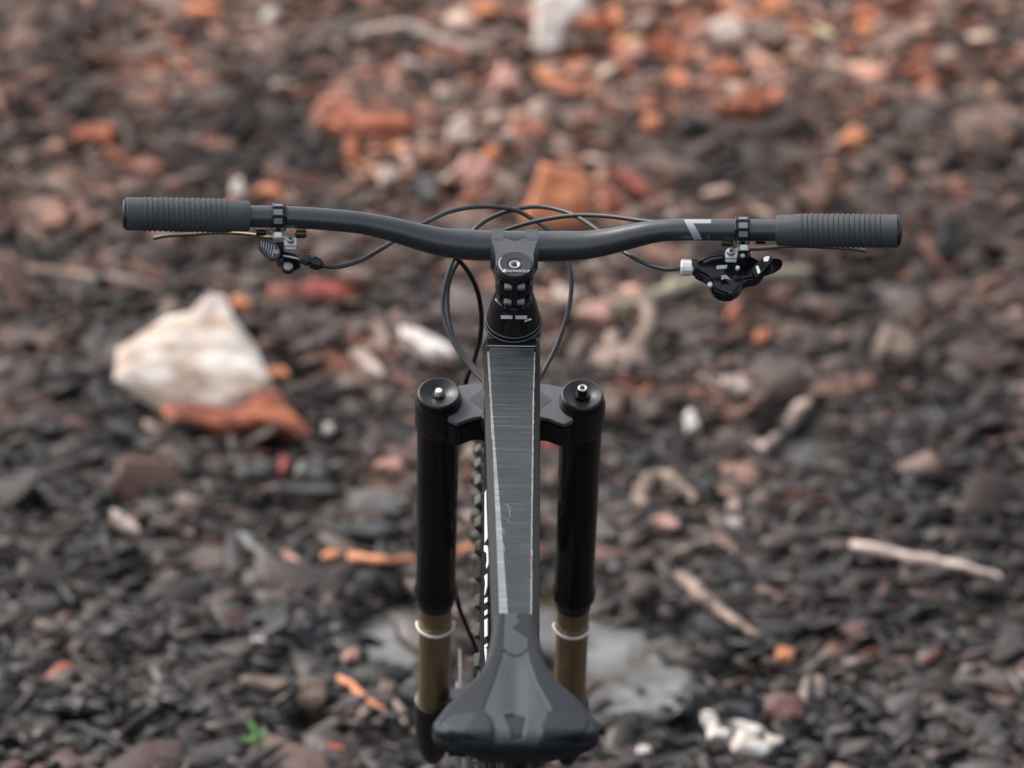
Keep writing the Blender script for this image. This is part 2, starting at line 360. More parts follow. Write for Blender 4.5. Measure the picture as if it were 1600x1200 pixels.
# ------------------------------------------------------------------ pieces of wood and bark one can point to
def wood_mat(name, c1, c2, rough=.6, sc=17):
    c2 = tuple(c*.6 for c in c2)
    m = bpy.data.materials.new(name); m.use_nodes = True; n = m.node_tree.nodes; L = m.node_tree.links; p = n['Principled BSDF']
    tc = n.new('ShaderNodeTexCoord'); mp = n.new('ShaderNodeMapping'); mp.inputs['Scale'].default_value = (1, 2.5, 2.5)
    nz = n.new('ShaderNodeTexNoise'); nz.inputs['Scale'].default_value = sc; nz.inputs['Detail'].default_value = 7
    L.new(tc.outputs['Object'], mp.inputs['Vector']); L.new(mp.outputs[0], nz.inputs['Vector'])
    rp = n.new('ShaderNodeValToRGB'); e = rp.color_ramp.elements
    e[0].position = .38; e[0].color = (*c2, 1); e[1].position = .6; e[1].color = (*c1, 1)
    L.new(nz.outputs['Fac'], rp.inputs['Fac']); L.new(rp.outputs[0], p.inputs['Base Color']); p.inputs['Roughness'].default_value = rough; p.inputs['Specular IOR Level'].default_value = .3
    bp = n.new('ShaderNodeBump'); bp.inputs['Strength'].default_value = .9; bp.inputs['Distance'].default_value = .006
    L.new(nz.outputs['Fac'], bp.inputs['Height']); L.new(bp.outputs[0], p.inputs['Normal'])
    return m
WD = dict(
 orange=wood_mat('orange_heartwood', (.80, .33, .17), (.70, .24, .11)),
 rust=wood_mat('rusty_bark', (.52, .17, .09), (.30, .09, .05)),
 red=wood_mat('red_bark', (.42, .10, .075), (.24, .05, .04)),
 pink=wood_mat('pink_wood', (.74, .42, .34), (.62, .32, .26)),
 pale=wood_mat('pale_wood', (.68, .54, .46), (.55, .40, .33)),
 white=wood_mat('fresh_split_wood', (.90, .84, .77), (.95, .76, .64)),
 tan=wood_mat('tan_bark', (.32, .235, .185), (.17, .115, .09)),
 grey=wood_mat('weathered_grey_wood', (.20, .195, .18), (.10, .095, .088), .42),
 log=wood_mat('torn_log_wood', (.92, .84, .76), (.85, .62, .47), .6, 11),
 maroon=wood_mat('dark_maroon_bark', (.15, .075, .065), (.12, .05, .045), .5),
 slate=wood_mat('wet_dark_bark', (.10, .10, .10), (.04, .04, .04), .33),
 olive=wood_mat('olive_root', (.40, .34, .25), (.36, .29, .20)),
)
def slab(name, px, py, w, h, ang, col, label, cat='wood chip', tilt=32, th=.3, seed=0, group=None, pts=None, lift=.0):
    """a lump of wood: outline w x h (pixels of the photo) turned by ang, its face tilted up from the ground"""
    r = random.Random(seed*7+int(px)); base = G(sum(a for a, b in pts)/len(pts), max(b for a, b in pts)-4) if pts else G(px, py+h*.42)
    N = Vector((0, -math.sin(R(tilt)), math.cos(R(tilt))))
    def on(a, b):
        d = ray(a, b); t = (base-CAM).dot(N)/d.dot(N); return CAM+d*t
    if pts: out = pts
    else:
        out = []; K = 9
        for k in range(K):
            t = 2*math.pi*k/K; q = r.uniform(.5, 1.2)
            x = math.copysign(abs(math.cos(t))**.75, math.cos(t))*w/2*q; y = math.copysign(abs(math.sin(t))**.75, math.sin(t))*h/2*q
            out.append((px+x*math.cos(R(ang))-y*math.sin(R(ang)), py+x*math.sin(R(ang))+y*math.cos(R(ang))))
    P = [on(a, b) for a, b in out]; c = sum(P, Vector())/len(P)
    T = min(w, h)*.00097*th+.006
    mb = MB(); rings = []
    for s, z in ((.80, -.9), (1.0, -.45), (1.02, .05), (.86, .42), (.5, .58)):
        rings.append([c+(p-c)*s*r.uniform(.95, 1.05)+N*T*(z+r.uniform(-.12, .12))-c for p in P])
    mb.loft(rings)
    o = mb.build(name, WD[col], None, angle=24); o.location = c+N*(T*.25+lift+.014)
    return tag(o, label, cat, group)
def stick(name, px, rad, col, label, cat='stick', lift=.6, seed=0):
    r = random.Random(seed+5)
    P = [G(a, b, lift*rad+.010) for a, b in px]; c = P[0].copy()
    P = spline([p-c for p in P], 6); K = len(P)
    rr = [rad*(.55+.45*math.sin(3.1*k/K+.35))*r.uniform(.78, 1.22) for k in range(K)]
    P = [p+Vector((r.uniform(-1, 1), r.uniform(-1, 1), r.uniform(-.5, .5)))*rad*.32 for p in P]
    o = MB().tube(P, rr, 9, flat=.8).build(name, WD[col], None, angle=70); o.location = c
    return tag(o, label, cat)

slab('wood_block', 880, 308, 92, 92, 0, 'orange', 'big bright orange block of wood standing behind the handlebar just right of the stem', 'wood block', 62, .35, 1,
     pts=[(846, 262), (878, 268), (905, 268), (922, 285), (921, 330), (912, 356), (870, 360), (822, 358), (815, 340), (828, 312), (838, 285)])
big = slab('split_log', 405, 590, 120, 200, 0, 'log', 'big white freshly split log at the left edge above the wet ground', 'log', 40, .35, 2,
     pts=[(190, 560), (228, 528), (262, 512), (300, 500), (326, 474), (350, 484), (366, 512), (392, 552), (408, 590), (428, 622), (418, 646), (382, 650), (345, 666), (300, 640), (262, 652), (222, 630), (186, 604)])
slab('bark_strip', 420, 655, 120, 36, 33, 'rust', 'rusty orange bark strip running down from the big white split log', 'bark', 35, .5, 3,
     pts=[(255, 650), (300, 645), (345, 660), (385, 648), (418, 622), (432, 622), (452, 652), (480, 684), (466, 692), (430, 682), (400, 676), (360, 690), (300, 676), (262, 672)])
slab('pale_stump', 855, 45, 60, 100, 0, 'white', 'tall white chunk of split wood at the top of the ground, right of the middle', 'wood chunk', 55, .4, 4,
     pts=[(838, 30), (830, 5), (860, -8), (905, -5), (922, 8), (905, 30), (882, 45), (872, 85), (848, 95), (834, 80)])
slab('pale_chunk', 893, 68, 46, 34, 30, 'tan', 'tan splinter leaning against the tall white chunk at the top', 'wood chunk', 40, .4, 5)
slab('bark_plank', 566, 196, 150, 30, 7, 'rust', 'long orange red bark strip with a pinkish head at the upper left', 'bark', 30, .5, 6,
     pts=[(492, 185), (505, 168), (530, 166), (556, 186), (600, 194), (640, 198), (642, 212), (598, 218), (560, 226), (525, 222), (496, 204)])
slab('bark_lump', 527, 180, 48, 26, 10, 'pink', 'pinkish lump lying on the head of the long orange red bark strip', 'wood chunk', 40, .5, 7, lift=.012)
slab('bark_flake', 552, 238, 24, 40, 8, 'rust', 'short rusty flake just under the long orange red bark strip', 'bark', 40, .4, 8)
stick('branch', [(560, 52), (600, 46), (640, 42), (690, 62), (742, 76)], .011, 'pale', 'pale bent branch lying across the upper left of the ground', 'branch', 1)
stick('forked_root', [(905, 486), (940, 484), (985, 479), (1040, 456), (1085, 440), (1140, 436), (1200, 428), (1265, 424)], .0135, 'olive', 'long olive root running behind the gear shifter to the right edge', 'root', 1)
stick('root_branch', [(1003, 474), (1013, 495), (1008, 520), (992, 552), (975, 580)], .012, 'tan', 'short tan root hanging down from the long olive root', 'root', 1)
slab('wood_chip', 580, 585, 78, 26, 45, 'pale', 'pale oblong chip lying diagonally left of the left fork crown', 'wood chip', 25, .5, 9)
slab('wood_chip', 668, 556, 92, 36, 27, 'white', 'bright cream chip just above the left fork tube top', 'wood chip', 28, .5, 10)
slab('bark_strip', 512, 466, 118, 34, 6, 'red', 'red bark strip below the dropper lever', 'bark', 32, .4, 11)
slab('wood_chunk', 560, 440, 60, 34, 10, 'tan', 'greyish tan chunk lying over the red bark strip below the dropper lever', 'wood chunk', 40, .5, 12)
slab('wood_chip', 434, 592, 34, 24, 0, 'orange', 'small orange cube shaped chip right of the big white split log', 'wood chip', 40, .5, 13)
slab('pebble', 513, 678, 20, 20, 0, 'white', 'small round white pebble below the pale diagonal chip, left of the fork', 'pebble', 45, .7, 14)
slab('wood_chip', 1038, 829, 44, 30, -5, 'pink', 'small pink chip to the right of the right fork tube', 'wood chip', 40, .5, 15)
stick('thick_stick', [(1062, 900), (1090, 925), (1122, 952), (1150, 972), (1182, 990)], .0105, 'tan', 'thick brown stick lying diagonally at the lower right of the fork', 'stick', 1)
stick('flat_stick', [(505, 868), (540, 870), (580, 874), (645, 874)], .010, 'orange', 'straight orange brown stick left of the left fork tube', 'stick', 1)
stick('flat_stick', [(528, 1058), (550, 1072), (572, 1092), (600, 1108)], .0055, 'orange', 'thin orange stick lying diagonally left of the saddle', 'stick', 1)
stick('flat_stick', [(602, 1080), (618, 1100), (634, 1130)], .006, 'tan', 'short tan stick crossing the end of the thin orange stick', 'stick', 1)
stick('flat_stick', [(572, 1105), (560, 1130), (545, 1160)], .006, 'tan', 'dull brown stick pointing down towards the small puddle at lower left', 'stick', 1)
for i, (a, b, w_, h_, g) in enumerate(((1108, 1133, 34, 26, 'topmost'), (1123, 1155, 42, 30, 'left'), (1168, 1150, 60, 26, 'upper right'), (1170, 1175, 74, 36, 'largest'), (1208, 1165, 30, 20, 'smallest'))):
    slab('broken_wood', a, b, w_, h_, 20, 'white', f'{g} piece of the cream broken wood cluster at the lower right', 'wood chunk', 45, .4, 20+i)
slab('wood_chip', 522, 1182, 44, 16, 8, 'red', 'flat red chip at the bottom beside the small white puddle', 'wood chip', 20, .4, 30)
stick('root_loop', [(1003, 795), (1000, 770), (1015, 750), (1040, 744), (1062, 758), (1085, 780)], .0115, 'tan', 'arched tan root right of the right fork tube, above the pink chip', 'root', 1)
stick('flat_stick', [(1045, 870), (1080, 856), (1110, 842), (1122, 825), (1112, 800)], .007, 'tan', 'bent brown stick right of the small pink chip', 'stick', 1)
slab('wood_chip', 1150, 828, 32, 18, 0, 'white', 'small white chip at the elbow of the bent brown stick', 'wood chip', 45, .5, 31)
slab('wood_chip', 1147, 800, 24, 18, 0, 'pale', 'small beige chip just above the small white chip on the right', 'wood chip', 45, .5, 32)
slab('wood_chip', 1189, 527, 22, 26, 0, 'orange', 'tiny upright orange chip below the gear shifter near the right edge', 'wood chip', 60, .5, 33)
slab('stone', 1172, 172, 74, 50, 8, 'rust', 'rounded brick red stone at the upper right', 'stone', 45, .6, 34)
slab('stone_flake', 1162, 170, 40, 22, 4, 'pink', 'pink face on the left of the rounded brick red stone at the upper right', 'stone', 45, .4, 35, lift=.018)
slab('bark_slab', 1130, 118, 60, 34, 10, 'rust', 'dark rusty bark slab above the rounded brick red stone', 'bark', 35, .5, 36)
slab('bark_slab', 1140, 62, 90, 44, -12, 'pale', 'broad pale slab at the top right, left part of a pair', 'bark', 35, .4, 37)
slab('bark_slab', 1205, 68, 80, 56, 8, 'tan', 'broad tan slab at the top right edge, right part of a pair', 'bark', 35, .4, 38)
slab('bark_slab', 1215, 18, 60, 40, 0, 'orange', 'orange bark slab in the topmost right corner of the ground', 'bark', 40, .4, 39)
slab('wood_chip', 860, 132, 52, 24, 14, 'orange', 'orange oval chip under the tall white chunk at the top', 'wood chip', 35, .5, 40)
slab('wood_chip', 1062, 136, 54, 26, 14, 'orange', 'orange chip in the middle of the upper right ground', 'wood chip', 35, .5, 41)
slab('wood_chip', 985, 94, 50, 24, -12, 'pink', 'pinkish flat chip at the top, right of the tall white chunk', 'wood chip', 35, .5, 42)
slab('wood_chip', 1040, 78, 50, 22, 10, 'rust', 'reddish chip at the top between the pinkish flat chip and the pale slab', 'wood chip', 35, .5, 43)
slab('wood_chip', 963, 38, 36, 34, 40, 'orange', 'orange brown angular chip at the top right of the tall white chunk', 'wood chip', 35, .5, 44)
slab('wood_chip', 1018, 200, 30, 30, 0, 'orange', 'round orange chip in the upper right field, left of the green grey pebble', 'wood chip', 50, .5, 45)
slab('pebble', 1070, 196, 24, 22, 0, 'grey', 'round grey green pebble right of the round orange chip', 'pebble', 50, .6, 46)
slab('wood_chip', 768, 246, 34, 26, 0, 'orange', 'small orange chip above the cables, left of the big orange block', 'wood chip', 50, .5, 47)
slab('wood_chip', 762, 24, 46, 26, 0, 'orange', 'small orange brown chip at the top, left of the tall white chunk', 'wood chip', 40, .5, 48)
slab('stone', 735, 285, 78, 60, 20, 'pink', 'large pinkish grey stone behind the cables above the stem', 'stone', 45, .6, 49)
slab('stone', 660, 305, 56, 44, 30, 'grey', 'grey stone behind the cables left of the pinkish stone', 'stone', 45, .6, 50)
slab('stone', 718, 215, 42, 60, 5, 'pale', 'upright pale stone above the pinkish grey stone', 'stone', 55, .5, 51)
slab('stone', 790, 130, 40, 66, 12, 'pink', 'upright pinkish stone left of the orange oval chip', 'stone', 55, .5, 52)
slab('wood_chip', 607, 286, 36, 34, 0, 'pale', 'beige chip just above the handlebar left of the grey stone', 'wood chip', 45, .5, 53)
slab('wood_chip', 425, 306, 54, 26, 0, 'orange', 'orange chip just above the clamp on the left of the handlebar', 'wood chip', 45, .5, 54)
slab('wood_chip', 378, 482, 34, 30, 0, 'orange', 'orange lump at the left edge above the big white split log', 'wood chip', 50, .5, 55)
slab('wood_chip', 421, 32, 30, 24, 0, 'white', 'bright little chip in the topmost left of the ground', 'wood chip', 45, .5, 56)
slab('wood_chip', 374, 300, 24, 30, 0, 'white', 'white upright chip above the left grip', 'wood chip', 55, .5, 57)
slab('wood_chip', 445, 140, 40, 20, 0, 'pale', 'pale brown chip in the dark upper left ground', 'wood chip', 45, .5, 58)
slab('wood_chip', 640, 106, 36, 20, 10, 'pale', 'faint pale chip in the upper middle above the long orange red bark strip', 'wood chip', 45, .5, 59)
slab('bark_strip', 990, 300, 100, 16, 35, 'red', 'thin red strip running down to the right from the big orange block', 'bark', 30, .5, 60)
slab('wood_chip', 1080, 668, 30, 36, -30, 'white', 'white oval chip in the middle of the right ground', 'wood chip', 50, .5, 61)
slab('wood_chip', 1150, 612, 54, 34, 10, 'pale', 'pale butterfly shaped chip under the gear shifter', 'wood chip', 40, .5, 62)
slab('wood_chip', 1105, 562, 22, 28, 0, 'grey', 'small grey upright chip above the pale butterfly shaped chip', 'wood chip', 50, .5, 63)
stick('branch', [(1262, 628), (1235, 655), (1212, 680), (1190, 700)], .012, 'pale', 'pale branch coming in from the right edge beside the fork height', 'branch', 1)
slab('stone', 490, 748, 54, 40, 0, 'grey', 'flat topped grey stone left of the left fork tube', 'stone', 40, .6, 64)
slab('stone', 395, 745, 70, 36, -12, 'grey', 'long grey stone at the left edge under the rusty bark strip', 'stone', 40, .6, 65)
slab('bark_chip', 443, 735, 22, 40, 10, 'red', 'small dark red chip between the two grey stones on the left', 'bark', 45, .4, 66)
slab('wet_slab', 585, 805, 130, 36, 8, 'grey', 'long wet grey slab left of the left fork tube', 'bark', 30, .4, 67)
slab('wet_slab', 575, 842, 120, 26, 10, 'slate', 'dark wet slab just below the long wet grey slab', 'bark', 28, .4, 68)
slab('wet_slab', 475, 775, 130, 22, 0, 'slate', 'dark wet slab under the flat topped grey stone', 'bark', 28, .4, 69)
slab('wood_chip', 611, 735, 46, 24, 3, 'pink', 'pale pink oval chip left of the left fork tube', 'wood chip', 45, .5, 70)
slab('wood_chip', 624, 800, 28, 20, 8, 'white', 'small white chip on the long wet grey slab', 'wood chip', 45, .5, 71, lift=.01)
stick('flat_stick', [(380, 835), (395, 858), (418, 872)], .009, 'grey', 'short curved grey stick at the lower left edge', 'stick', 1)
slab('wood_chip', 455, 888, 40, 14, 40, 'pink', 'muted pink sliver right of the short curved grey stick', 'wood chip', 30, .5, 72)
slab('bark_chip', 1228, 1032, 34, 22, 10, 'orange', 'orange chip at the lower right edge', 'bark', 40, .5, 73)
slab('bark_slab', 1225, 1130, 70, 50, 20, 'maroon', 'dark red slab at the lower right corner', 'bark', 25, .3, 74)
slab('pebble', 1006, 1182, 26, 16, 0, 'white', 'cream pebble at the bottom right of the saddle', 'pebble', 45, .5, 75)
slab('pebble', 406, 1014, 26, 18, 15, 'white', 'white pebble in the dark ground at the lower left', 'pebble', 45, .5, 76)
slab('pebble', 551, 1030, 30, 24, 5, 'pink', 'pinkish pebble beside the puddle left of the fork', 'pebble', 45, .5, 77)
slab('stone', 485, 1100, 60, 50, 5, 'tan', 'dull brown stone at the lower left, left of the thin orange stick', 'stone', 40, .6, 78)
slab('bark_slab', 420, 1085, 100, 30, 5, 'tan', 'long dull bark slab at the lower left beside the brown stone', 'bark', 30, .5, 79)
slab('wood_chip', 605, 1085, 30, 30, 0, 'tan', 'dull beige chip beside the fork, below the left puddle', 'wood chip', 45, .5, 80)
slab('stone', 935, 500, 60, 34, 8, 'pink', 'mauve grey stone just under the left end of the long olive root', 'stone', 40, .5, 81)
slab('stone', 880, 470, 40, 40, 0, 'pale', 'pale stone between the cable loop and the long olive root', 'stone', 40, .5, 82)
slab('wood_chip', 955, 640, 40, 60, -30, 'tan', 'tan chip beside the right fork tube top', 'wood chip', 45, .5, 83)
slab('wood_chip', 860, 700, 30, 26, 0, 'red', 'red chip seen between the frame and the right fork tube', 'wood chip', 50, .5, 84)
slab('wood_chip', 858, 752, 26, 50, 10, 'tan', 'tan upright chip seen between the frame and the right fork tube', 'wood chip', 50, .5, 85)
slab('pebble', 737, 712, 24, 30, 0, 'pale', 'pale pebble seen between the left fork tube and the frame', 'pebble', 50, .5, 86)
slab('wood_chip', 728, 868, 34, 20, 0, 'orange', 'orange brown chip seen between the left fork tube and the frame', 'wood chip', 45, .5, 87)
# on the ground left and right of the photo's narrow field
slab('log_end', 1400, 560, 90, 60, 20, 'tan', 'tan slab lying far out on the right', 'bark', 35, .5, 90)
slab('wood_chip', 1330, 230, 70, 34, -10, 'orange', 'orange slab far out on the right above the handlebar', 'bark', 35, .5, 91)
slab('wood_chip', 150, 220, 76, 34, 12, 'rust', 'rusty slab far out on the upper left', 'bark', 35, .5, 92)
slab('wood_chip', 200, 830, 60, 28, 30, 'pale', 'pale chip far out on the lower left', 'wood chip', 35, .5, 93)
stick('branch', [(40, 420), (110, 430), (190, 436), (250, 450)], .010, 'tan', 'tan branch far out on the left under the grip', 'branch', 1)
stick('branch', [(1330, 850), (1400, 868), (1480, 880), (1560, 900)], .010, 'pale', 'pale branch far out on the lower right', 'branch', 1)

# green seedling at the lower left
M['leaf'] = mat('seedling_green', (.06, .16, .03), .5, vary=(80, .4))
sp = empty('seedling'); b0 = G(402, 1178); sp.location = b0
tag(sp, 'small green seedling growing at the bottom left of the ground', 'seedling')
st = MB().tube(spline([(0, 0, -.005), (.003, 0, .012), (.001, .004, .028)]), .0016, 6).build('stem', M['leaf'], sp)
for k in range(8):
    a = k*2.39+.3; l = .026+.01*random.random(); d = Vector((math.cos(a), math.sin(a), .35+.5*random.random())); z0 = Vector((0, .002, .010+.0022*k))
    side = Vector((-math.sin(a), math.cos(a), 0)); pts = []
    mb = MB(); A = [z0]; Lf = []; Rt = []
    for t in (0.15, .4, .7, 1):
        c = z0+d*l*t-Vector((0, 0, 1))*l*.35*t*t; wd = l*.17*math.sin(math.pi*min(t*.95, .97))
        Lf.append(c+side*wd); Rt.append(c-side*wd)
    poly = [z0]+Lf+Rt[::-1]
    MB().prism(poly, (0, 0, .0006)).build('leaf', M['leaf'], sp)

# ------------------------------------------------------------------ the bicycle
bike = empty('mountain_bike'); bike.rotation_euler = (0, 0, YAW)
tag(bike, 'black mountain bike seen from behind and above the saddle, standing on wet bark mulch', 'bicycle')
s_ = Vector((0, -.454, .891)); n_ = Vector((0, .891, .454)); X = Vector((1, 0, 0)); CR = Vector((0, 0, .869))
def sp_(x, s, n): return CR+X*x+s_*s+n_*n
AX = CR-s_*.58+n_*.044                        # front axle

# wheels
def wheel(name, c, rad, width, disc_side=-1):
    wh = empty(name, bike); wh.location = c
    def circ(r, x, k): return [Vector((x, r*math.sin(2*math.pi*i/k), r*math.cos(2*math.pi*i/k))) for i in range(k)]
    hw = width/2; K = 120
    prof = [(rad-.055, .014), (rad-.05, .022), (rad-.038, hw*.80), (rad-.024, hw*.90), (rad-.012, hw*.80), (rad-.006, hw*.5), (rad-.004, 0)]
    prof = prof+[(r, -x) for r, x in prof[-2::-1]]
    mb = MB(); rings = []
    for i in range(K):
        a = 2*math.pi*i/K; rings.append([Vector((x, r*math.sin(a), r*math.cos(a))) for r, x in prof])
    mb.loft(rings, closed=True)
    N = 66
    for i in range(N):                         # centre tread, part of the tyre
        for x, ph in ((-.010, 0), (.010, .0), (-.020, .5), (.020, .5)):
            a = 2*math.pi*(i+ph)/N; rr = rad-.0025 if abs(x) < .015 else rad-.006
            ro = Vector((0, math.sin(a), math.cos(a))); ta = Vector((0, math.cos(a), -math.sin(a)))
            mb.box(ro*rr+X*x, (.012, .017, .012), (X, ta, ro), .8)
    mb.build('tyre', M['rubber'], wh)
    kn = MB(); kn.box((0, 0, 0), (.012, .019, .012), None, .78); km = kn.mesh('tread_knob', bevel=.0012, seg=1)
    km.materials.append(M['mud'])
    for i in range(N):
        for sgn in (-1, 1):
            a = 2*math.pi*(i+.25)/N; o = bpy.data.objects.new('tread_knob', km); C.objects.link(o); o.parent = wh
            ro = Vector((sgn*.72, .69*math.sin(a), .69*math.cos(a))).normalized(); ta = Vector((0, math.cos(a), -math.sin(a))); bx = ta.cross(ro)
            mm = Matrix((bx, ta, ro)).transposed().to_4x4()
            mm.translation = Vector((sgn*(hw*.96), (rad-.015)*math.sin(a), (rad-.015)*math.cos(a))); o.matrix_local = mm
    rp_ = [(rad-.072, .012), (rad-.058, .0165), (rad-.046, .0165), (rad-.05, .012), (rad-.05, -.012), (rad-.046, -.0165), (rad-.058, -.0165), (rad-.072, -.012)]
    MB().loft([[Vector((x, r*math.sin(a), r*math.cos(a))) for r, x in rp_] for a in [2*math.pi*i/96 for i in range(96)]], closed=True).build('rim', M['satin'], wh)
    MB().lathe([(-.055, .010), (-.05, .012), (-.034, .014), (-.032, .028), (-.027, .028), (-.024, .016), (.024, .016), (.027, .028), (.032, .028), (.034, .014), (.05, .012), (.055, .010)], (0, 0, 0), X).build('hub', M['satin'], wh)
    sm = None
    for i in range(28):
        a = 2*math.pi*i/28; sg = 1 if i % 2 else -1; off = .55 if (i//2) % 2 else -.55
        if sm is None:
            L_ = math.dist((.028, .026*math.cos(.55), .026*math.sin(.55)), (0, rad-.07, 0)); sm = MB().tube([(0, 0, 0), (0, 0, 1)], .0011, 6).mesh('spoke'); sm.materials.append(M['steel'])
        p0 = Vector((sg*.029, .027*math.sin(a+off), .027*math.cos(a+off))); p1 = Vector((sg*.004, (rad-.068)*math.sin(a), (rad-.068)*math.cos(a)))
        o = bpy.data.objects.new('spoke', sm); C.objects.link(o); o.parent = wh
        d = p1-p0; q = d.to_track_quat('Z', 'Y'); o.location = p0; o.rotation_mode = 'QUATERNION'; o.rotation_quaternion = q; o.scale = (1, 1, d.length)
    dm = MB(); x0 = -.047
    dm.loft([[Vector((x0+x, r*math.sin(a), r*math.cos(a))) for r, x in ((.084, -.001), (.100, -.001), (.100, .001), (.084, .001))] for a in [2*math.pi*i/72 for i in range(72)]], closed=True)
    for i in range(6):
        a = 2*math.pi*i/6; dm.tube([(x0, .02*math.sin(a), .02*math.cos(a)), (x0, .055*math.sin(a+.25), .055*math.cos(a+.25)), (x0, .086*math.sin(a+.1), .086*math.cos(a+.1))], .003, 6, flat=.6)
    dm.lathe([(-.002, .026), (.002, .026)], (x0, 0, 0), X).build('brake_disc', M['steel'], wh)
    MB().lathe([(-.075, .009), (.075, .009)], (0, 0, 0), X, 20).build('axle', M['satin'], wh)
    return wh
wheel('front_wheel', AX, .372, .058)
RAX = Vector((0, -.875, .36)); BBp = Vector((0, -.435, .35))
wheel('rear_wheel', RAX, .360, .063)

# frame ------------------------------------------------
fr = empty('frame', bike)
HT0, HT1 = .018, .128
mb = MB().lathe([(.012, .026), (.02, .0285), (.05, .0275), (.11, .0275), (.140, .0292), (.151, .0294), (.1545, .0284)], CR, s_, 56)
mb.build('head_tube', M['frame'], fr)
def section(c, ax, up, poly):                 # poly in (x, up) mm
    up = (up-ax*up.dot(ax)).normalized()
    return [c+X*(x*.001)+up*(z*.001) for x, z in poly]
# top tube: flat top with chamfered shoulders
T0 = B(799, 528, -.085); TTd = None
T1 = B(806, 1000, -.505)
Tax = (T1-T0).normalized(); Tup = Vector((0, 0, 1)); Tup = (Tup-Tax*Tup.x*0-Tax*Tup.dot(Tax)).normalized()
Tlen = (T1-T0).length
ttw = [(-.03, 24.5, 28.5), (.0, 25.5, 29.3), (.08, 24.3, 29.0), (.22, 22.3, 28.0), (.42, 20.5, 26.8), (.65, 18.3, 25.2), (.9, 16.4, 23.3), (1.25, 14, 20)]
def tt_poly(wf, wo, h=40): return [(wf, 0), (wo, -8.5), (wo+.8, -16), (wo-1, -h*.75), (wo*.6, -h), (-wo*.6, -h), (-wo+1, -h*.75), (-wo-.8, -16), (-wo, -8.5), (-wf, 0)]
def tt_at(t):
    for k in range(len(ttw)-1):
        a, b = ttw[k], ttw[k+1]
        if t <= b[0]: break
    q = (t-a[0])/(b[0]-a[0]); return a[1]+(b[1]-a[1])*q, a[2]+(b[2]-a[2])*q
rings = [section(T0+Tax*Tlen*t, Tax, Tup, tt_poly(*tt_at(t))) for t in np.linspace(-.03, 1.25, 30)]
MB().loft(rings).build('top_tube', M['frame'], fr, bevel=0, angle=20)
# collar where the top tube flows up into the head tube
cr = []
for t, wf, wo, z in ((-.052, 17, 26.5, 5), (-.04, 21, 28.2, 3.6), (-.02, 24, 29.0, 1.2), (.004, 25.6, 29.4, .1)):
    cr.append([p+Tup*(z*.001) for p in section(T0+Tax*Tlen*t, Tax, Tup, tt_poly(wf, wo, 44))])
MB().loft(cr).build('head_gusset', M['film'], fr, angle=20)
# clear film on the flat top, its dusty rims, and a left strip with sky reflection painted in
def strip(name, m, f0, f1, t0, t1, z, K=60, th=.35):
    rings = []
    for t in np.linspace(t0, t1, K):
        wf, wo = tt_at(t); a, b = f0(t, wf), f1(t, wf); c = T0+Tax*Tlen*t
        rings.append([c+X*(a*.001)+Tup*z*.001, c+X*(b*.001)+Tup*z*.001, c+X*(b*.001)+Tup*(z+th)*.001, c+X*(a*.001)+Tup*(z+th)*.001])
    return MB().loft(rings).build(name, m, fr, angle=20)
rj = random.Random(3)
edge = lambda t: max(1.0, 1.6+max(0, t-.25)*11)
strip('protective_film', M['film'], lambda t, w: -w+edge(t)+.1, lambda t, w: w-1.4, .035, 1.2, .15)
strip('film_dust_and_sheen', M['filmedge_sheen'], lambda t, w: -w+.3, lambda t, w: -w+edge(t), .05, 1.2, .25)
strip('film_dust_and_sheen', M['dust'], lambda t, w: w-1.5+rj.uniform(-.3, .2), lambda t, w: w-.3+rj.uniform(-.3, .3), .05, 1.2, .2, 160)
strip('film_dust_and_sheen', M['dust'], lambda t, w: -w-.4+rj.uniform(-.2, .2), lambda t, w: -w+.6+rj.uniform(-.3,.3), .05, .35, .12, 100)
# transverse ridge at the front end of the film
MB().tube([T0+Tax*Tlen*.03+X*x+Tup*.0006 for x in np.linspace(-.0255, .0255, 12)], .0007, 6).build('film_front_edge', M['filmedge_sheen'], fr)
# light scratch marks
sc = MB()
for P in ([(787, 787), (793, 789), (796, 795)], [(796, 797), (797, 808), (792, 812)], [(780, 810), (790, 810), (796, 815), (803, 817)], [(786, 826), (788, 835)], [(786, 848), (789, 862)]):
    sc.tube([BP(a, b, T0+Tup*.0006, Tup) for a, b in P], .00035, 5)
sc.build('scratch', M['dust'], fr)
# head collar ring lines around the headset
for t, r in ((.1548, .0284), (.1500, .0297)):
    MB().tube([CR+s_*t+(X*math.cos(a)+n_*math.sin(a))*r for a in [2*math.pi*i/64 for i in range(64)]], .0006, 6, closed=True).build('collar_ring', M['crown'], fr)
# down tube with sloping shoulders
D0 = CR+s_*.055-n_*.004; D1 = BBp+Vector((0, .02, .02)); Dax = (D1-D0).normalized(); Dup = Vector((0, -Dax.z, Dax.y)); Dup = Dup if Dup.z > 0 else -Dup
def dt_poly(w, h): return [(w*.72, h*.5), (w, h*.28), (w, -h*.3), (w*.7, -h*.5), (-w*.7, -h*.5), (-w, -h*.3), (-w, h*.28), (-w*.72, h*.5)]
Dlen = (D1-D0).length
MB().loft([section(D0+Dax*Dlen*t, Dax, Dup, dt_poly(w, h)) for t, w, h in ((0, 27, 56), (.15, 28.5, 58), (.35, 30, 60), (.6, 31.5, 60), (.85, 32, 58), (1, 33, 52))]).build('down_tube', M['frame'], fr, bevel=.003, seg=2, angle=30)
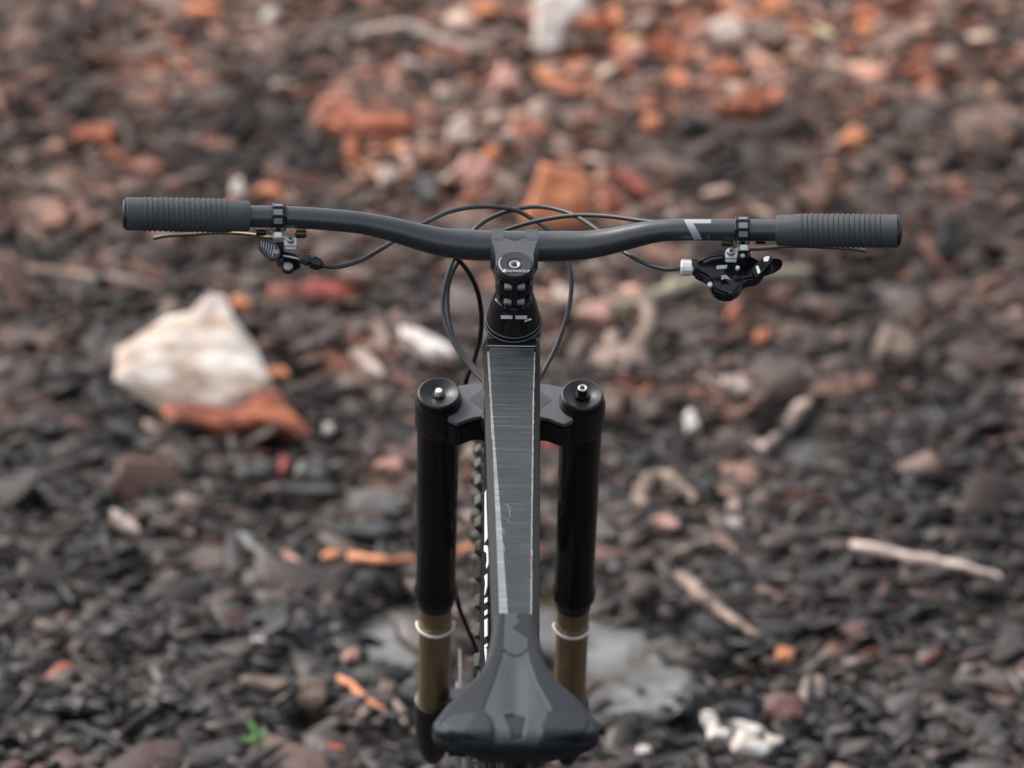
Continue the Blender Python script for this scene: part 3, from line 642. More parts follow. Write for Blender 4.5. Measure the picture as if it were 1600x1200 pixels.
# white lettering on the shoulders of the down tube
def dt_facet(sgn):
    a = D0+Dax*Dlen*.5+X*sgn*.0305+Dup*.0168; b = X*sgn*(31*.72-31)*.001+Dup*(.22*60*.001)
    Nf = b.cross(Dax).normalized(); Nf = Nf if Nf.x*sgn > 0 else -Nf
    return a+Nf*.0016, Nf
def glyph(polys, sgn, parent):
    P0, Nf = dt_facet(sgn); mb = MB()
    for q in polys: mb.prism([BP(a, b, P0, Nf) for a, b in q], -Nf*.0012)
    return mb.build('frame_lettering', M['white'], parent)
def hook(x0, x1, x2, y0, y1, y2, y3):
    return [(x0, y0), (x1, y0), (x2, y0+5), (x2, y2), (x1, y3), (x1-1, y3-4), (x2-4, y2-2), (x2-4.5, y1+3), (x0, y1)]
glyph([[(757, 770), (760, 764), (762, 768), (763, 790), (764, 812), (764, 838), (760, 843), (757, 848)]], -1, fr)
glyph([hook(756, 760, 764.5, 852, 861, 878, 888)], -1, fr)
glyph([[(756.5, 900), (761, 896), (761, 914), (758.5, 926), (756.5, 930), (758, 912)]], -1, fr)
for y0, y1 in ((933, 943), (952, 962), (966, 996), (1005, 1013)):
    glyph([[(756.5, y0+3), (761, y0), (761, y1-3), (757, y1)]], -1, fr)
glyph([[(756.5, 1013), (760, 1013), (760, 1030), (758.5, 1036)]], -1, fr)
for y0, y1 in ((780, 806), (815, 844), (849, 857), (870, 878), (886, 914)):
    glyph([[(836.5, y0+2), (838.6, y0), (838.6, y1), (836.5, y1-2)]], 1, fr)
glyph([[(834, 930), (837, 921), (839, 921), (839, 927), (836.5, 935), (836.5, 945), (838, 953), (836, 952), (834, 943)]], 1, fr)
# seat tube, stays, linkage, bottom bracket
ST1 = Vector((0, -.585, .70)); STa = (ST1-BBp).normalized()
MB().lathe([(0, .022), (.28, .020), ((ST1-BBp).length, .0185)], BBp, STa).build('seat_tube', M['frame'], fr, angle=50)
MB().tube([T1, T1.lerp(ST1, .5)+Vector((0, 0, -.012)), ST1-STa*.03], [.019, .018, .017], 16).build('seat_brace', M['frame'], fr)
MB().lathe([(-.046, .024), (-.04, .028), (.04, .028), (.046, .024)], BBp, X).build('bottom_bracket_shell', M['frame'], fr)
for sg in (-1, 1):
    MB().tube(spline([BBp+Vector((sg*.03, -.03, .01)), BBp+Vector((sg*.05, -.13, .005)), RAX+Vector((sg*.075, .12, -.002)), RAX+Vector((sg*.074, 0, 0))]), .012, 12, flat=1.4).build('chainstay', M['frame'], fr)
    MB().tube(spline([RAX+Vector((sg*.074, 0, 0)), RAX+Vector((sg*.07, .1, .14)), Vector((sg*.045, -.60, .60)), Vector((sg*.034, -.53, .655))]), .009, 12, flat=1.4).build('seatstay', M['frame'], fr)
    MB().tube([Vector((sg*.034, -.53, .655)), Vector((sg*.032, -.47, .60)), Vector((sg*.026, -.43, .62))], .009, 10).build('rocker_link', M['satin'], fr)
MB().lathe([(-.004, .017), (-.004, .0215), (.010, .0215), (.010, .017)], ST1, STa).build('seat_clamp', M['satin'], fr)
sk = empty('rear_shock', bike); k0 = Vector((0, -.43, .62)); k1 = Vector((0, -.30, .555)); ka = (k1-k0).normalized()
MB().lathe([(0, .012), (.02, .022), (.10, .022), (.11, .012)], k0, ka).build('air_can', M['satin'], sk)
MB().lathe([(.10, .0065), ((k1-k0).length, .0065)], k0, ka).build('shock_shaft', M['steel'], sk)

# cranks, chainring, pedals, chain, mech
cs = empty('crankset', bike)
MB().lathe([(-.075, .012), (.075, .012)], BBp, X).build('spindle', M['steel'], cs)
cg = MB(); K = 32
cg.loft([[BBp+X*(.048+x)+Vector((0, r*math.sin(a), r*math.cos(a)))*1 for x, r in ((-.0012, .045), (-.0012, .062+(.004 if i % 2 else 0)), (.0012, .062+(.004 if i % 2 else 0)), (.0012, .045))] for i, a in enumerate([2*math.pi*i/64 for i in range(64)])], closed=True)
for i in range(4): a = i*math.pi/2+.4; cg.tube([BBp+X*.048, BBp+X*.048+Vector((0, .05*math.sin(a), .05*math.cos(a)))], .006, 8)
cg.build('chainring', M['steel'], cs)
for sg, a in ((1, R(92)), (-1, R(272))):
    d = Vector((0, math.sin(a), math.cos(a))); e_ = BBp+X*sg*.072+d*.17
    MB().tube([BBp+X*sg*.066, BBp+X*sg*.070+d*.06, e_], [.016, .013, .012], 14, flat=.7).build('crank_arm', M['satin'], cs)
    pc = e_+X*sg*.06
    MB().box(pc, (.10, .10, .014)).build('pedal', M['satin'], cs, bevel=.005)
    MB().tube([e_, pc], .006, 10).build('pedal_axle', M['steel'], cs)
dt = empty('drivetrain', bike)
cas = MB()
for i in range(10): cas.lathe([(0, .022+.0037*i), (.0016, .022+.0037*i)], RAX+X*(.055-i*.0036), X, 36)
cas.build('cassette', M['steel'], dt)
ch = []; cxx = .048
r1, r2 = .062, .04
for i in range(25): a = math.pi*i/24; ch.append(BBp+Vector((cxx, r1*math.sin(a), r1*math.cos(a))))
P1 = RAX+Vector((.045, .035, -.13)); ch += [P1+Vector((0, .02, -.02)), P1+Vector((0, -.01, -.03)), P1+Vector((0, -.03, .0)), RAX+Vector((.045, .0, -.065))]
for i in range(13): a = math.pi+math.pi*i/12; ch.append(RAX+Vector((.045, r2*math.sin(a), r2*math.cos(a))))
MB().tube(ch, .004, 8, closed=True, flat=.6).build('chain', M['steel'], dt)
MB().tube([RAX+Vector((.07, 0, -.01)), RAX+Vector((.07, -.02, -.05)), P1+Vector((.012, 0, 0))], [.012, .016, .01], 12, flat=.6).build('rear_mech', M['satin'], dt)

# fork -----------------------------------------------
fk = empty('fork', bike); FX, FN = .0757, .030
def lathe_s(name, prof, x, n, m, par, seg=48, **k):
    return MB().lathe([(t, r) for t, r in prof], sp_(x, 0, n), s_, seg).build(name, m, par, **k)
for sg in (-1, 1):
    x = sg*FX
    lathe_s('upper_tube', [(-.323, .0185), (-.3225, .0212), (-.315, .0238), (-.307, .0240), (-.302, .0226), (-.292, .0217), (-.25, .0216), (-.06, .0225), (-.02, .0232), (.000, .0234), (.004, .0228)], x, FN, M['tube'], fk, 64, angle=30)
    lathe_s('wiper_seal', [(-.3305, .0185), (-.3305, .0200), (-.323, .0208), (-.323, .0185)], x, FN, M['satin'], fk)
    lathe_s('stanchion', [(-.52, .0178), (-.323, .0178)], x, FN, M['gold'], fk, 64)
    MB().tube([sp_(x, -.366, FN)+(X*math.cos(a)+n_*math.sin(a))*.0202 for a in [R(172+196*i/40) for i in range(41)]], [.0012]+[.0019]*39+[.0012], 10).build('travel_ring', M['ring'], fk)
    lathe_s('lower_clamp', [(-.60, .010), (-.575, .019), (-.54, .0215), (-.505, .0222), (-.497, .0215), (-.496, .0185)], x, FN, M['satin'], fk)
    MB().tube([sp_(x, -.545, FN), sp_(x*.98, -.575, FN+.01), AX+X*sg*.066], [.019, .018, .014], 14).build('dropout', M['satin'], fk)
    # dished top cap
    lathe_s('fork_cap', [(.0035, .0225), (.0075, .0222), (.0088, .0205), (.0070, .0125), (.0052, .0085), (.0048, .0)], x, FN, M['gloss'] if 0 else M['satin'], fk, 48, angle=28)
MB().lathe([(.0045, .0072), (.0062, .0068), (.0062, .0)], sp_(-FX, 0, FN), s_, 24).build('air_valve_recess', M['gloss'], fk)
MB().lathe([(.005, .0042), (.0105, .0042), (.0120, .0034), (.0122, .0)], sp_(-FX, 0, FN), s_, 20).build('air_valve', M['silver'], fk, angle=50)
MB().lathe([(.0045, .0086), (.0090, .0080), (.0092, .0)], sp_(FX, 0, FN), s_, 6).build('compression_knob', M['gloss'], fk, angle=20)
MB().lathe([(.009, .0052), (.0170, .0050), (.0176, .0044), (.0176, .0)], sp_(FX, 0, FN), s_, 24).build('rebound_knob', M['gloss'], fk, angle=30)
MB().tube([sp_(FX, .0178, FN)+(X*math.cos(a)+n_*math.sin(a))*.0039 for a in [2*math.pi*i/24 for i in range(24)]], .0010, 8, closed=True).build('knob_ring', M['silver'], fk)
# forged crown
def crown_layer(s, sc, m=1.0):
    half = [(0, .060*sc), (.024, .058*sc), (.040, .056), (.057, .0520), (.066, .044*m), (.066, .004), (.056, -.002), (.040, .006), (.028, .009*sc), (.024, -.016*sc), (.012, -.030*sc), (0, -.032*sc)]
    full = half+[(-a, b) for a, b in half[-2:0:-1]]
    return [sp_(x, s, n) for x, n in full]
MB().loft([crown_layer(-.010, 1.0), crown_layer(-.006, 1.0), crown_layer(-.0045, .96)]).build('crown', M['crown'], fk, bevel=.0012, seg=2, angle=25)
MB().loft([crown_layer(-.042, .80), crown_layer(-.030, .93), crown_layer(-.0104, .985)]).build('crown_web', M['tube'], fk, bevel=.002, seg=2, angle=25)
for sg in (-1, 1):                                # darker wedge on each arm
    MB().prism([sp_(sg*a, -.0045, b) for a, b in ((.0300, .048), (.0300, .018), (.0430, .033))], s_*.0004).build('crown_panel', M['stemtop'], fk)
for sg in (-1, 1):
    lathe_s('crown_clamp', [(-.042, .0236), (-.038, .0250), (-.006, .0252), (-.0015, .0240)], sg*FX, FN, M['satin'], fk, 48)
MB().lathe([(-.03, .0195), (.205, .0143)], CR, s_).build('steerer', M['satin'], fk)
MB().lathe([(-.008, .031), (.000, .031), (.004, .029), (.014, .0275)], CR, s_, 40).build('crown_race', M['gloss'], fk)
# front brake caliper
MB().box(AX+Vector((-.05, -.085, .055)), (.034, .045, .07)).build('brake_caliper', M['satin'], fk, bevel=.008)

# cockpit --------------------------------------------
ck = empty('stem', bike)
# headset cover, spacers and stem
MB().lathe([(.1545, .0284), (.158, .0277), (.161, .0262), (.170, .0252), (.176, .0238), (.184, .0214), (.1885, .0204), (.1895, .0185)], CR, s_, 56).build('headset_cover', M['gloss'], ck, angle=25)
MB().lathe([(.1900, .0180), (.1910, .0192), (.2235, .0192), (.2265, .0185)], CR, s_, 48).build('steerer_clamp', M['gloss'], ck, angle=25)
BS, BN = .213, .042
# flat topped arms reaching to the bar
half = [(0, .0370), (.004, .0378), (.0075, .0405), (.0100, .0460), (.0118, .0545), (.0240, .0545), (.0246, .050), (.0244, .040), (.0215, .028), (.0195, .018), (.0192, .0)]
poly = [(x, n) for x, n in half]+[(-x, n) for x, n in half[:0:-1]]
top = BS+.0188
MB().loft([[sp_(x, top-.040, min(n, .034)) for x, n in poly], [sp_(x, top-.012, n*.98) for x, n in poly], [sp_(x, top, n) for x, n in poly]]).build('stem_body', M['stemtop'], ck, bevel=.0008, angle=30)
for sg in (-1, 1):
    MB().lathe([(-.0062, .0162), (-.0062, .0196), (.0062, .0196), (.0062, .0162)], sp_(sg*.018, BS, BN), X, 40).build('bar_clamp', M['stemtop'], ck, angle=30)
    for q in (-1, 1):
        MB().lathe([(0, .0032), (.004, .0030)], sp_(sg*.018, BS+q*.010-.004, BN+.013), n_, 12).build('faceplate_bolt', M['steel'], ck)
# rear clamp slit and bolts; two rows of highlights put in as pale blocks
MB().box(sp_(0, .208, -.0192), (.0016, .034, .0016), (X, s_, -n_)).build('clamp_slit', M['tube'], ck)
for row in (.2205, .1985):
    for sg in (-1, 1):
        a = s_*.9-n_*.45; a = a.normalized(); b = a.cross(X)
        MB().box(sp_(sg*.0066, row, -.0180), (.0085, .0065, .006), (X, b, a), .88).build('boss_highlight', M['highlight'], ck, bevel=.0006)
        MB().lathe([(0, .0026), (.004, .0024)], sp_(sg*.0150, row, -.0125), (Vector((sg*.6, 0, 0))-n_*.6+s_*.6), 12).build('clamp_bolt', M['satin'], ck)
for sg in (-1, 1):
    a = (s_*.8-n_*.6).normalized()
    MB().box(sp_(sg*.0075, .1800, -.0228), (.012, .0036, .002), (X, a.cross(X), a)).build('cover_highlight', M['greylogo'], ck)  # third row of highlights, put in as light grey plates
MB().box(sp_(.0145, .1735, -.0205), (.0075, .0014, .0012), ((X*.9+n_*.42).normalized(), (X*.9+n_*.42).normalized().cross(s_), s_)).build('spacer_print', M['white'], ck)
# top cap with bolt and print
MB().lathe([(.2265, .0192), (.2300, .0192), (.2310, .0186)], CR, s_, 56).build('cap_rim', M['gloss'], ck, angle=25)
MB().lathe([(.2312, .0180), (.2345, .0180), (.2355, .0172), (.2352, .0080), (.2335, .0064), (.2335, .0)], CR, s_, 56).build('top_cap', M['capm'], ck, angle=25)
MB().lathe([(.2335, .0062), (.2350, .0060), (.2354, .0046), (.2340, .0026)], CR, s_, 32, caps=False).build('cap_bolt', M['steel'], ck, angle=60)
MB().lathe([(.2336, .0027), (.2341, .0026), (.2341, .0)], CR, s_, 6).build('bolt_socket', M['tube'], ck)
ar = [CR+s_*.2357+(X*math.cos(a)+n_*math.sin(a))*.0160 for a in [R(150+i*6) for i in range(15)]]
MB().tube(ar, .00075, 6).build('cap_arc', M['greylogo'], ck)
def text(body, size, P, ax, ay, m, par, name, shear=0, th=.0003):
    c = bpy.data.curves.new(name, 'FONT'); c.body = body; c.size = size; c.align_x = 'CENTER'; c.extrude = th; c.shear = shear; c.offset = size*.02
    o = bpy.data.objects.new('tmp', c); C.objects.link(o)
    dg = bpy.context.evaluated_depsgraph_get(); me = bpy.data.meshes.new_from_object(o.evaluated_get(dg)); bpy.data.objects.remove(o)
    mm = Matrix((ax, ay, ax.cross(ay))).transposed().to_4x4(); mm.translation = P; me.transform(mm); me.materials.clear()
    return obj(name, me, m, par)
text('ROZWOOD7', .0044, sp_(.0012, .2360, -.0125), X, n_, M['greylogo'], ck, 'cap_print', .25)
MB().prism([sp_(x, .2357, n) for x, n in ((-.0130, -.0125), (-.0100, -.0125), (-.0092, -.0085), (-.0112, -.0088))], s_*.0005).build('cap_emblem', M['white'], ck)

# handlebar
hb_px = [(205, 334), (330, 336.5), (395, 338.2), (440, 339), (485, 341), (540, 345.5), (570, 349.5), (600, 355.5), (628, 362.5), (655, 370), (690, 378), (730, 382.3), (770, 384), (801, 384.7), (835, 385), (870, 385), (905, 383.8), (930, 381), (955, 376.5), (985, 369.5), (1015, 363), (1045, 359.5), (1080, 358.8), (1130, 359.2), (1200, 359.8), (1270, 360.3), (1396, 361)]
YB = sp_(0, BS, BN).y
def bar_y(px): return YB-.034*(max(0, abs(px-801)-60)/540)
hbP = spline([B(a, b, bar_y(a)) for a, b in hb_px], 8)
def bar_r(P):
    ax = abs(P.x); t = min(max((ax-.05)/(.150-.05), 0), 1); return .01585*(1-t)+.01135*t
MB().tube(hbP, [bar_r(p) for p in hbP], 40).build('handlebar', M['bar'], bike, angle=60)
hb = [o for o in C.objects if o.name == 'handlebar'][0]
def bar_surf(px, py, lift=.0003):
    cy = np.interp(px, [a for a, b in hb_px], [b for a, b in hb_px]); c = B(px, float(cy), bar_y(px)); r = bar_r(c)+lift
    h = (cy-py)*.00066; h = max(-r*.98, min(r*.98, h)); return c+cUb*h-cFb*math.sqrt(r*r-h*h)
def bar_decal(name, m, corners, nu=10, nv=10):
    a, b, c_, d = corners; V = []; F = []
    for j in range(nv+1):
        for i in range(nu+1):
            u, v = i/nu, j/nv
            x = (a[0]*(1-u)+b[0]*u)*(1-v)+(d[0]*(1-u)+c_[0]*u)*v; y = (a[1]*(1-u)+b[1]*u)*(1-v)+(d[1]*(1-u)+c_[1]*u)*v
            V.append(bar_surf(x, y))
    for j in range(nv):
        for i in range(nu): k = j*(nu+1)+i; F.append((k, k+1, k+nu+2, k+nu+1))
    return MB().add(V, F).build(name, m, hb)
bar_decal('bar_logo', M['greylogo'], ((1068, 343.2), (1111, 343.2), (1110, 349.5), (1071, 349.5)))
bar_decal('bar_logo', M['greylogo'], ((1071, 349.6), (1083, 349.6), (1097, 374), (1084, 375)))
bar_decal('bar_logo', M['stemtop'], ((1107, 365), (1108.5, 365), (1109.5, 374), (1101, 374)))
for k in range(3): bar_decal('bar_scale_mark', M['greylogo'], ((446+k*5, 353), (448.5+k*5, 353), (450+k*5, 355.5), (447.5+k*5, 355.5)), 2, 2)

# grips
def bar_pt(px):
    cy = np.interp(px, [a for a, b in hb_px], [b for a, b in hb_px]); return B(px, float(cy), bar_y(px))
for sg, i0, i1, i2 in ((-1, 391, 362, 196), (1, 1212, 1240, 1404)):
    P = [bar_pt(i0), bar_pt(i0+sg*1.5), bar_pt(i0+sg*4), bar_pt(i1-sg*2), bar_pt(i1+sg*4), bar_pt(i2-sg*12), bar_pt(i2-sg*2), bar_pt(i2)]
    P[0] = P[0].lerp(P[1], .6)
    gr = MB().tube(P, [.0135, .0152, .0158, .0162, .0170, .0168, .0172, .0150], 40).build('grip', M['grip'], bike, angle=40)
    for k in range(16):
        x = i1+sg*(12+k*(abs(i2-i1)-34)/16); c = bar_pt(x); ax_ = (bar_pt(x+1)-bar_pt(x)).normalized()
        MB().lathe([(-.0014, .0165), (-.0010, .0178), (.0010, .0178), (.0014, .0165)], c, ax_, 24).build('grip_rib', M['grip'], gr)

for px_ in (197, 1403):                          # bar end plugs
    c = bar_pt(px_); sg = 1 if px_ > 800 else -1
    MB().lathe([(-.004, .0160), (.001, .0162), (.003, .0140), (.0032, 0)], c, X*sg, 28).build('end_plug', M['satin'], bike, angle=40)

# clamp, silver bracket, lever blade and master cylinder on each side
def clamp(cx, side):
    c = bar_pt(cx); ax_ = (bar_pt(cx+3)-bar_pt(cx-3)).normalized(); u = cUb; 
    ba = empty('brake_lever', bike)
    MB().lathe([(-.0074, .0118), (-.0074, .0146), (-.0066, .0153), (.0066, .0153), (.0074, .0146), (.0074, .0118)], c, ax_, 10, up=cUb).build('bar_clamp_band', M['shifter'], ba, angle=20)
    for k, a in enumerate((36, 72, 108)):          # reflections on the band facets, painted as pale plates
        d = (cUb*math.cos(R(a))-cFb*math.sin(R(a))); e = ax_.cross(d)
        MB().box(c+d*.01465, (.0092, .0062 if k else .004, .0008), (ax_, e, d)).build('band_highlight', M['highlight'], ba, bevel=.0003)
        MB().box(c+d*.01475+e*.0040, (.0145, .0008, .0010), (ax_, e, d)).build('band_ridge', M['gloss'], ba)
    for q in (-1, 1):
        d = (-cUb*.85-cFb*.5).normalized(); MB().lathe([(0, .0024), (.0022, .0022)], c+ax_*q*.0042+d*.0135, d, 12).build('band_bolt', M['steel'], ba)
    # master cylinder under and ahead of the bar
    y = c.y+.030; s2 = -side
    MB().tube([B(cx-side*8, 356 if side > 0 else 340, y), B(cx-side*50, 360 if side > 0 else 345, y), B(cx-side*100, 361 if side > 0 else 348, y)], [.0075, .0085, .006], 14).build('master_cylinder', M['satin'], ba)
    yy = 366.5 if side < 0 else 379.5
    MB().lathe([(-.006, .0040), (-.005, .0052), (.004, .0052), (.006, .004)], B(cx-side*(34 if side < 0 else 24), yy-2, c.y+.012), ax_, 20).build('banjo_fitting', M['brass'], ba)
    MB().lathe([(-.005, .004), (.005, .004)], B(cx+side*28, yy-4, c.y+.01), ax_, 12).build('lever_pivot_bolt', M['satin'], ba)
    # blade
    if side < 0: pts = [(452, 371), (425, 371.5), (400, 367), (372, 364), (340, 363), (300, 366), (262, 368), (240, 372)]
    else: pts = [(1160, 389), (1182, 389), (1205, 387), (1225, 384.5), (1250, 384), (1290, 386), (1330, 388), (1352, 392)]
    P = spline([B(a, b, c.y+.022+.03*min(1, abs(a-cx)/90)) for a, b in pts], 6)
    MB().tube(P, [.0030]*len(P), 10, flat=.7).build('brake_blade', M['brass'], ba, angle=60)
    return ba
clamp(435.5, -1); clamp(1160.5, 1)

# upward facing polygons taken from their outline
NP = (Vector((0, -.62, .78))).normalized()
def plate(name, pts, depth, m, par, y, bevel=.0008, N=NP, dy=0):
    P0 = B(sum(a for a, b in pts)/len(pts), sum(b for a, b in pts)/len(pts), y)
    return MB().prism([BP(a, b, P0, N) for a, b in pts], -N*depth).build(name, m, par, bevel=bevel, seg=2, angle=25)
def disc(name, px, py, rpx, y, m, par, h=.003, N=NP, seg=24, dome=.0):
    c = B(px, py, y); r = rpx*.00066
    return MB().lathe([(-h, r), (0, r), (.0004+dome, r*.85), (.0004+dome, 0)], c, N, seg).build(name, m, par, angle=40)
def bracket(par, mir, ox, oy):
    f = (lambda a, b: (ox+mir*a, oy+b))
    yb = -.088
    plate('bracket', [f(-8, 0), f(8, 0), f(8, 5), f(10, 12), f(9, 14), f(-9, 14), f(-9, 10)], .006, M['silver'], par, yb+.004)
    plate('bracket_arm', [f(6, 8), f(11, 10), f(15, 12), f(28, 13), f(28, 26), f(10, 26), f(9, 15)], .010, M['silver'], par, yb)
    plate('bracket_face', [f(-7, 6), f(5, 6), f(5, 14), f(-7, 14)], .002, M['silver'], par, yb-.004, N=Vector((0, -1, .25)).normalized())
    plate('bracket_face', [f(10.5, 25), f(27.5, 25), f(27.5, 33), f(10.5, 33)], .006, M['silver'], par, yb-.004, N=Vector((0, -1, .1)).normalized())
    x, y = f(19, 15); disc('bracket_bolt', x, y, 6.4, yb-.006, M['steel'], par)
    disc('bolt_socket', x, y, 3.2, yb-.0065, M['gloss'], par, seg=6)

# dropper lever, left
dl = empty('dropper_lever', bike)
bracket(dl, 1, 435, 357)
yb = -.094
plate('lever_body', [(436, 391), (448, 393), (463, 397), (470, 404), (468, 410), (458, 414), (440, 412), (432, 404), (430, 396)], .012, M['shifter'], dl, yb+.006)
plate('lever_mount', [(431, 378), (443, 378), (443, 390), (431, 390)], .008, M['gloss'], dl, yb+.008)
plate('lever_arm', [(442, 397), (462, 399), (474, 404), (482, 408), (478, 412), (462, 406), (442, 401)], .004, M['satin'], dl, yb-.002)
plate('lever_line', [(442, 398.5), (455, 400), (468, 404), (466, 405), (452, 402), (442, 400)], .001, M['greylogo'], dl, yb-.003, bevel=0)
NL = Vector((.15, -.55, .8)).normalized()
pad = [(404.5, 377), (407, 373.5), (412, 372), (418, 374), (431, 380), (437, 387), (439, 396), (434, 402), (428, 405), (421, 403), (412, 395), (404.5, 386)]
tp = plate('thumb_paddle', pad, .005, M['grip'], dl, yb-.004, N=NL)
P0 = B(sum(a for a, b in pad)/len(pad), sum(b for a, b in pad)/len(pad), yb-.004)+NL*.0003
for k in range(0, 12, 2):                         # crosswise grip ribs
    t = k/10; a = (408+21*t, 376.5+6.5*t+0); b = (406.5+17*t+2, 386+15*t-1)
    MB().tube([BP(*a, P0, NL), BP(*b, P0, NL)], .0005, 6).build('paddle_rib', M['greylogo'], tp)
disc('paddle_screw', 432, 393, 4.6, yb-.007, M['steel'], dl, N=NL)
disc('pivot_housing', 449.5, 411.5, 10, yb-.001, M['shifter'], dl, .010)
disc('pivot_bolt', 450, 415.5, 7.4, yb-.006, M['steel'], dl, .003)
def along(name, p, q, prof, m, par, seg=20, **k):
    d = (q-p); return MB().lathe([(t*d.length, r) for t, r in prof], p, d, seg).build(name, m, par, **k)
along('barrel_connector', B(470, 403, yb), B(505, 415.5, yb), [(0, .0035), (.15, .0055), (.35, .0058), (.37, .0045), (.45, .0045), (.47, .0068), (.60, .0070), (.85, .0062), (.9, .0045), (1, .0030)], M['satin'], dl, angle=30)

# gear shifter, right
gs = empty('gear_shifter', bike)
bracket(gs, -1, 1161.5, 376.5)
plate('shifter_body', [(1084, 412), (1093, 406), (1108, 400), (1124, 397), (1140, 396), (1163, 397), (1174, 399), (1182, 404), (1190, 408), (1196, 414), (1192, 428), (1180, 434), (1163, 437), (1158, 447), (1150, 455), (1137, 459.5), (1124, 456), (1113, 449), (1112, 440), (1104, 431), (1090, 424), (1084, 421)], .018, M['shifter'], gs, yb+.008, bevel=.0022)
plate('shifter_shoulder', [(1098, 408), (1112, 402), (1130, 400), (1131, 402.5), (1112, 405.5), (1100, 411)], .002, M['bar'], gs, yb-.004)
plate('shifter_badge', [(1120, 414.5), (1137, 413.5), (1135, 419.5), (1119, 420.5)], .001, M['greylogo'], gs, yb-.0015, bevel=.0003)
plate('pivot_cover', [(1119, 428), (1133, 426), (1146, 428), (1154, 438), (1153, 448), (1144, 454), (1130, 455), (1119, 449), (1115, 440)], .006, M['gloss'], gs, yb-.002, bevel=.0016)
plate('cover_mark', [(1127, 430), (1135, 429), (1142, 437), (1134, 435), (1127, 437)], .001, M['greylogo'], gs, yb-.0045, bevel=.0002)
disc('pivot_bolt', 1137.5, 448.5, 10.3, yb-.006, M['steel'], gs, .003)
disc('bolt_socket', 1137.5, 449.5, 3.4, yb-.0072, M['gloss'], gs, .002, seg=6)
disc('body_screw', 1152.5, 418.5, 3.4, yb-.003, M['silver'], gs, .002, dome=.001)
disc('side_screw', 1109, 444, 4.2, yb-.002, M['silver'], gs, .004, N=Vector((-.4, -.6, .6)).normalized())
plate('mount_block', [(1154, 391), (1172, 391), (1174, 401), (1153, 403)], .010, M['gloss'], gs, yb+.004)
disc('mount_bolt', 1160.5, 399, 3.6, yb-.004, M['steel'], gs)
along('barrel_adjuster', B(1063, 418, yb), B(1084, 418.5, yb), [(0, .0030), (.02, .0070), (.12, .0086), (.80, .0086), (.84, .0070), (1, .0065)], M['silver'], gs, 14, angle=15)
along('adjuster_boot', B(1080, 418, yb+.002), B(1092, 416, yb+.002), [(0, .0085), (.5, .0088), (1, .0075)], M['satin'], gs)
plate('release_paddle', [(1193, 408), (1206, 402.5), (1219, 403), (1223.5, 407), (1222, 416), (1210, 424), (1192, 430), (1180, 434), (1176, 424)], .005, M['shifter'], gs, yb+.004, bevel=.0015)
plate('shift_paddle', [(1175, 424), (1178, 415), (1192, 403), (1200, 398.5), (1207, 401), (1207.5, 407), (1199, 416), (1189, 428), (1180, 432)], .007, M['satin'], gs, yb-.006, N=Vector((.2, -.75, .6)).normalized())
plate('paddle_face', [(1193, 402), (1200, 399.5), (1203, 401), (1200, 408), (1193.5, 408.5)], .001, M['silver'], gs, yb-.0125, bevel=.0003)
plate('paddle_face', [(1180.5, 416), (1185, 414.5), (1188.5, 425), (1184.5, 428)], .001, M['silver'], gs, yb-.0125, bevel=.0003)

# cables and hoses
def cable(name, pts, r, m):
    P = spline([B(a, b, y) for a, b, y in pts], 10); return MB().tube(P, r, 12).build(name, m, bike, angle=80)
cable('dropper_cable', [(503, 415, -.094), (530, 416.5, -.090), (565, 406, -.075), (600, 386, -.05), (635, 363, -.01), (665, 347.5, .015), (703, 330.5, .05), (750, 323, .07), (800, 327, .078), (830, 341, .075), (860, 362, .06), (882, 395, .04), (892.5, 432, .025), (889, 480, .012), (872, 535, -.005), (848, 583, -.025), (832, 612, -.045)], .0024, M['cable'])
cable('shifter_cable', [(1064, 419, -.094), (1040, 420.5, -.092), (1005, 410, -.075), (975, 393, -.05), (950, 372, -.01), (930, 356.5, .02), (908, 342, .05), (880, 330, .07), (842, 323, .085), (800, 328, .085), (768, 340, .08), (742, 358, .065), (715, 393, .05), (697, 440, .035), (692.5, 488, .022), (708, 535, .0), (735, 573, -.022), (762, 602, -.045)], .0024, M['cable'])
cable('rear_brake_hose', [(1110, 357, -.03), (1050, 350, .0), (1000, 344.5, .02), (950, 338, .04), (900, 336.5, .055), (850, 343, .062), (800, 356, .062), (757, 375, .058), (725, 398, .055), (705, 430, .05), (699, 470, .042), (708, 525, .02), (738, 571, -.01), (764, 604, -.04)], .0024, M['cable'])
cable('front_brake_hose', [(480, 350, -.02), (560, 352, .0), (640, 368, .02), (685, 386, .035), (714, 404, .045), (735, 430, .055), (748.5, 465, .062), (752, 510, .068), (743, 555, .07), (729, 592, .07), (722, 640, .08), (704, 700, .13), (704, 850, .18), (714, 935, .20), (732, 985, .215), (745, 1020, .22), (742, 1060, .21)], .0026, M['hose'])

# seatpost and saddle
SPt = Vector((0, -.632, .775)); spm = (SPt-ST1).normalized()
MB().lathe([(-.02, .0155), (0, .0155), (.001, .0185), (.022, .0185), (.024, .0140), ((SPt-ST1).length, .0130)], ST1+spm*.0, spm, 32).build('seatpost', M['gloss'], bike, angle=40)
sa = empty('saddle', bike)
ND = B(804, 951, -.485); TL = B(807.5, 1146, -.735)     # nose tip and tail of the upper surface
dy = TL.y-ND.y; vz = (TL.z-ND.z)/dy
WV = [(0, 14.5), (.02, 19.5), (.06, 21.8), (.24, 25), (.36, 28.5), (.44, 31.5), (.51, 36.5), (.58, 45), (.66, 58), (.74, 68), (.82, 75.5), (.86, 79), (.90, 78.5), (.94, 76), (.97, 71), (.988, 63), (1.0, 52)]
def sw(v): return float(np.interp(v, [a for a, b in WV], [b for a, b in WV]))*.001
SN = Vector((0, vz, -1)).normalized(); SN = -SN if SN.z < 0 else SN
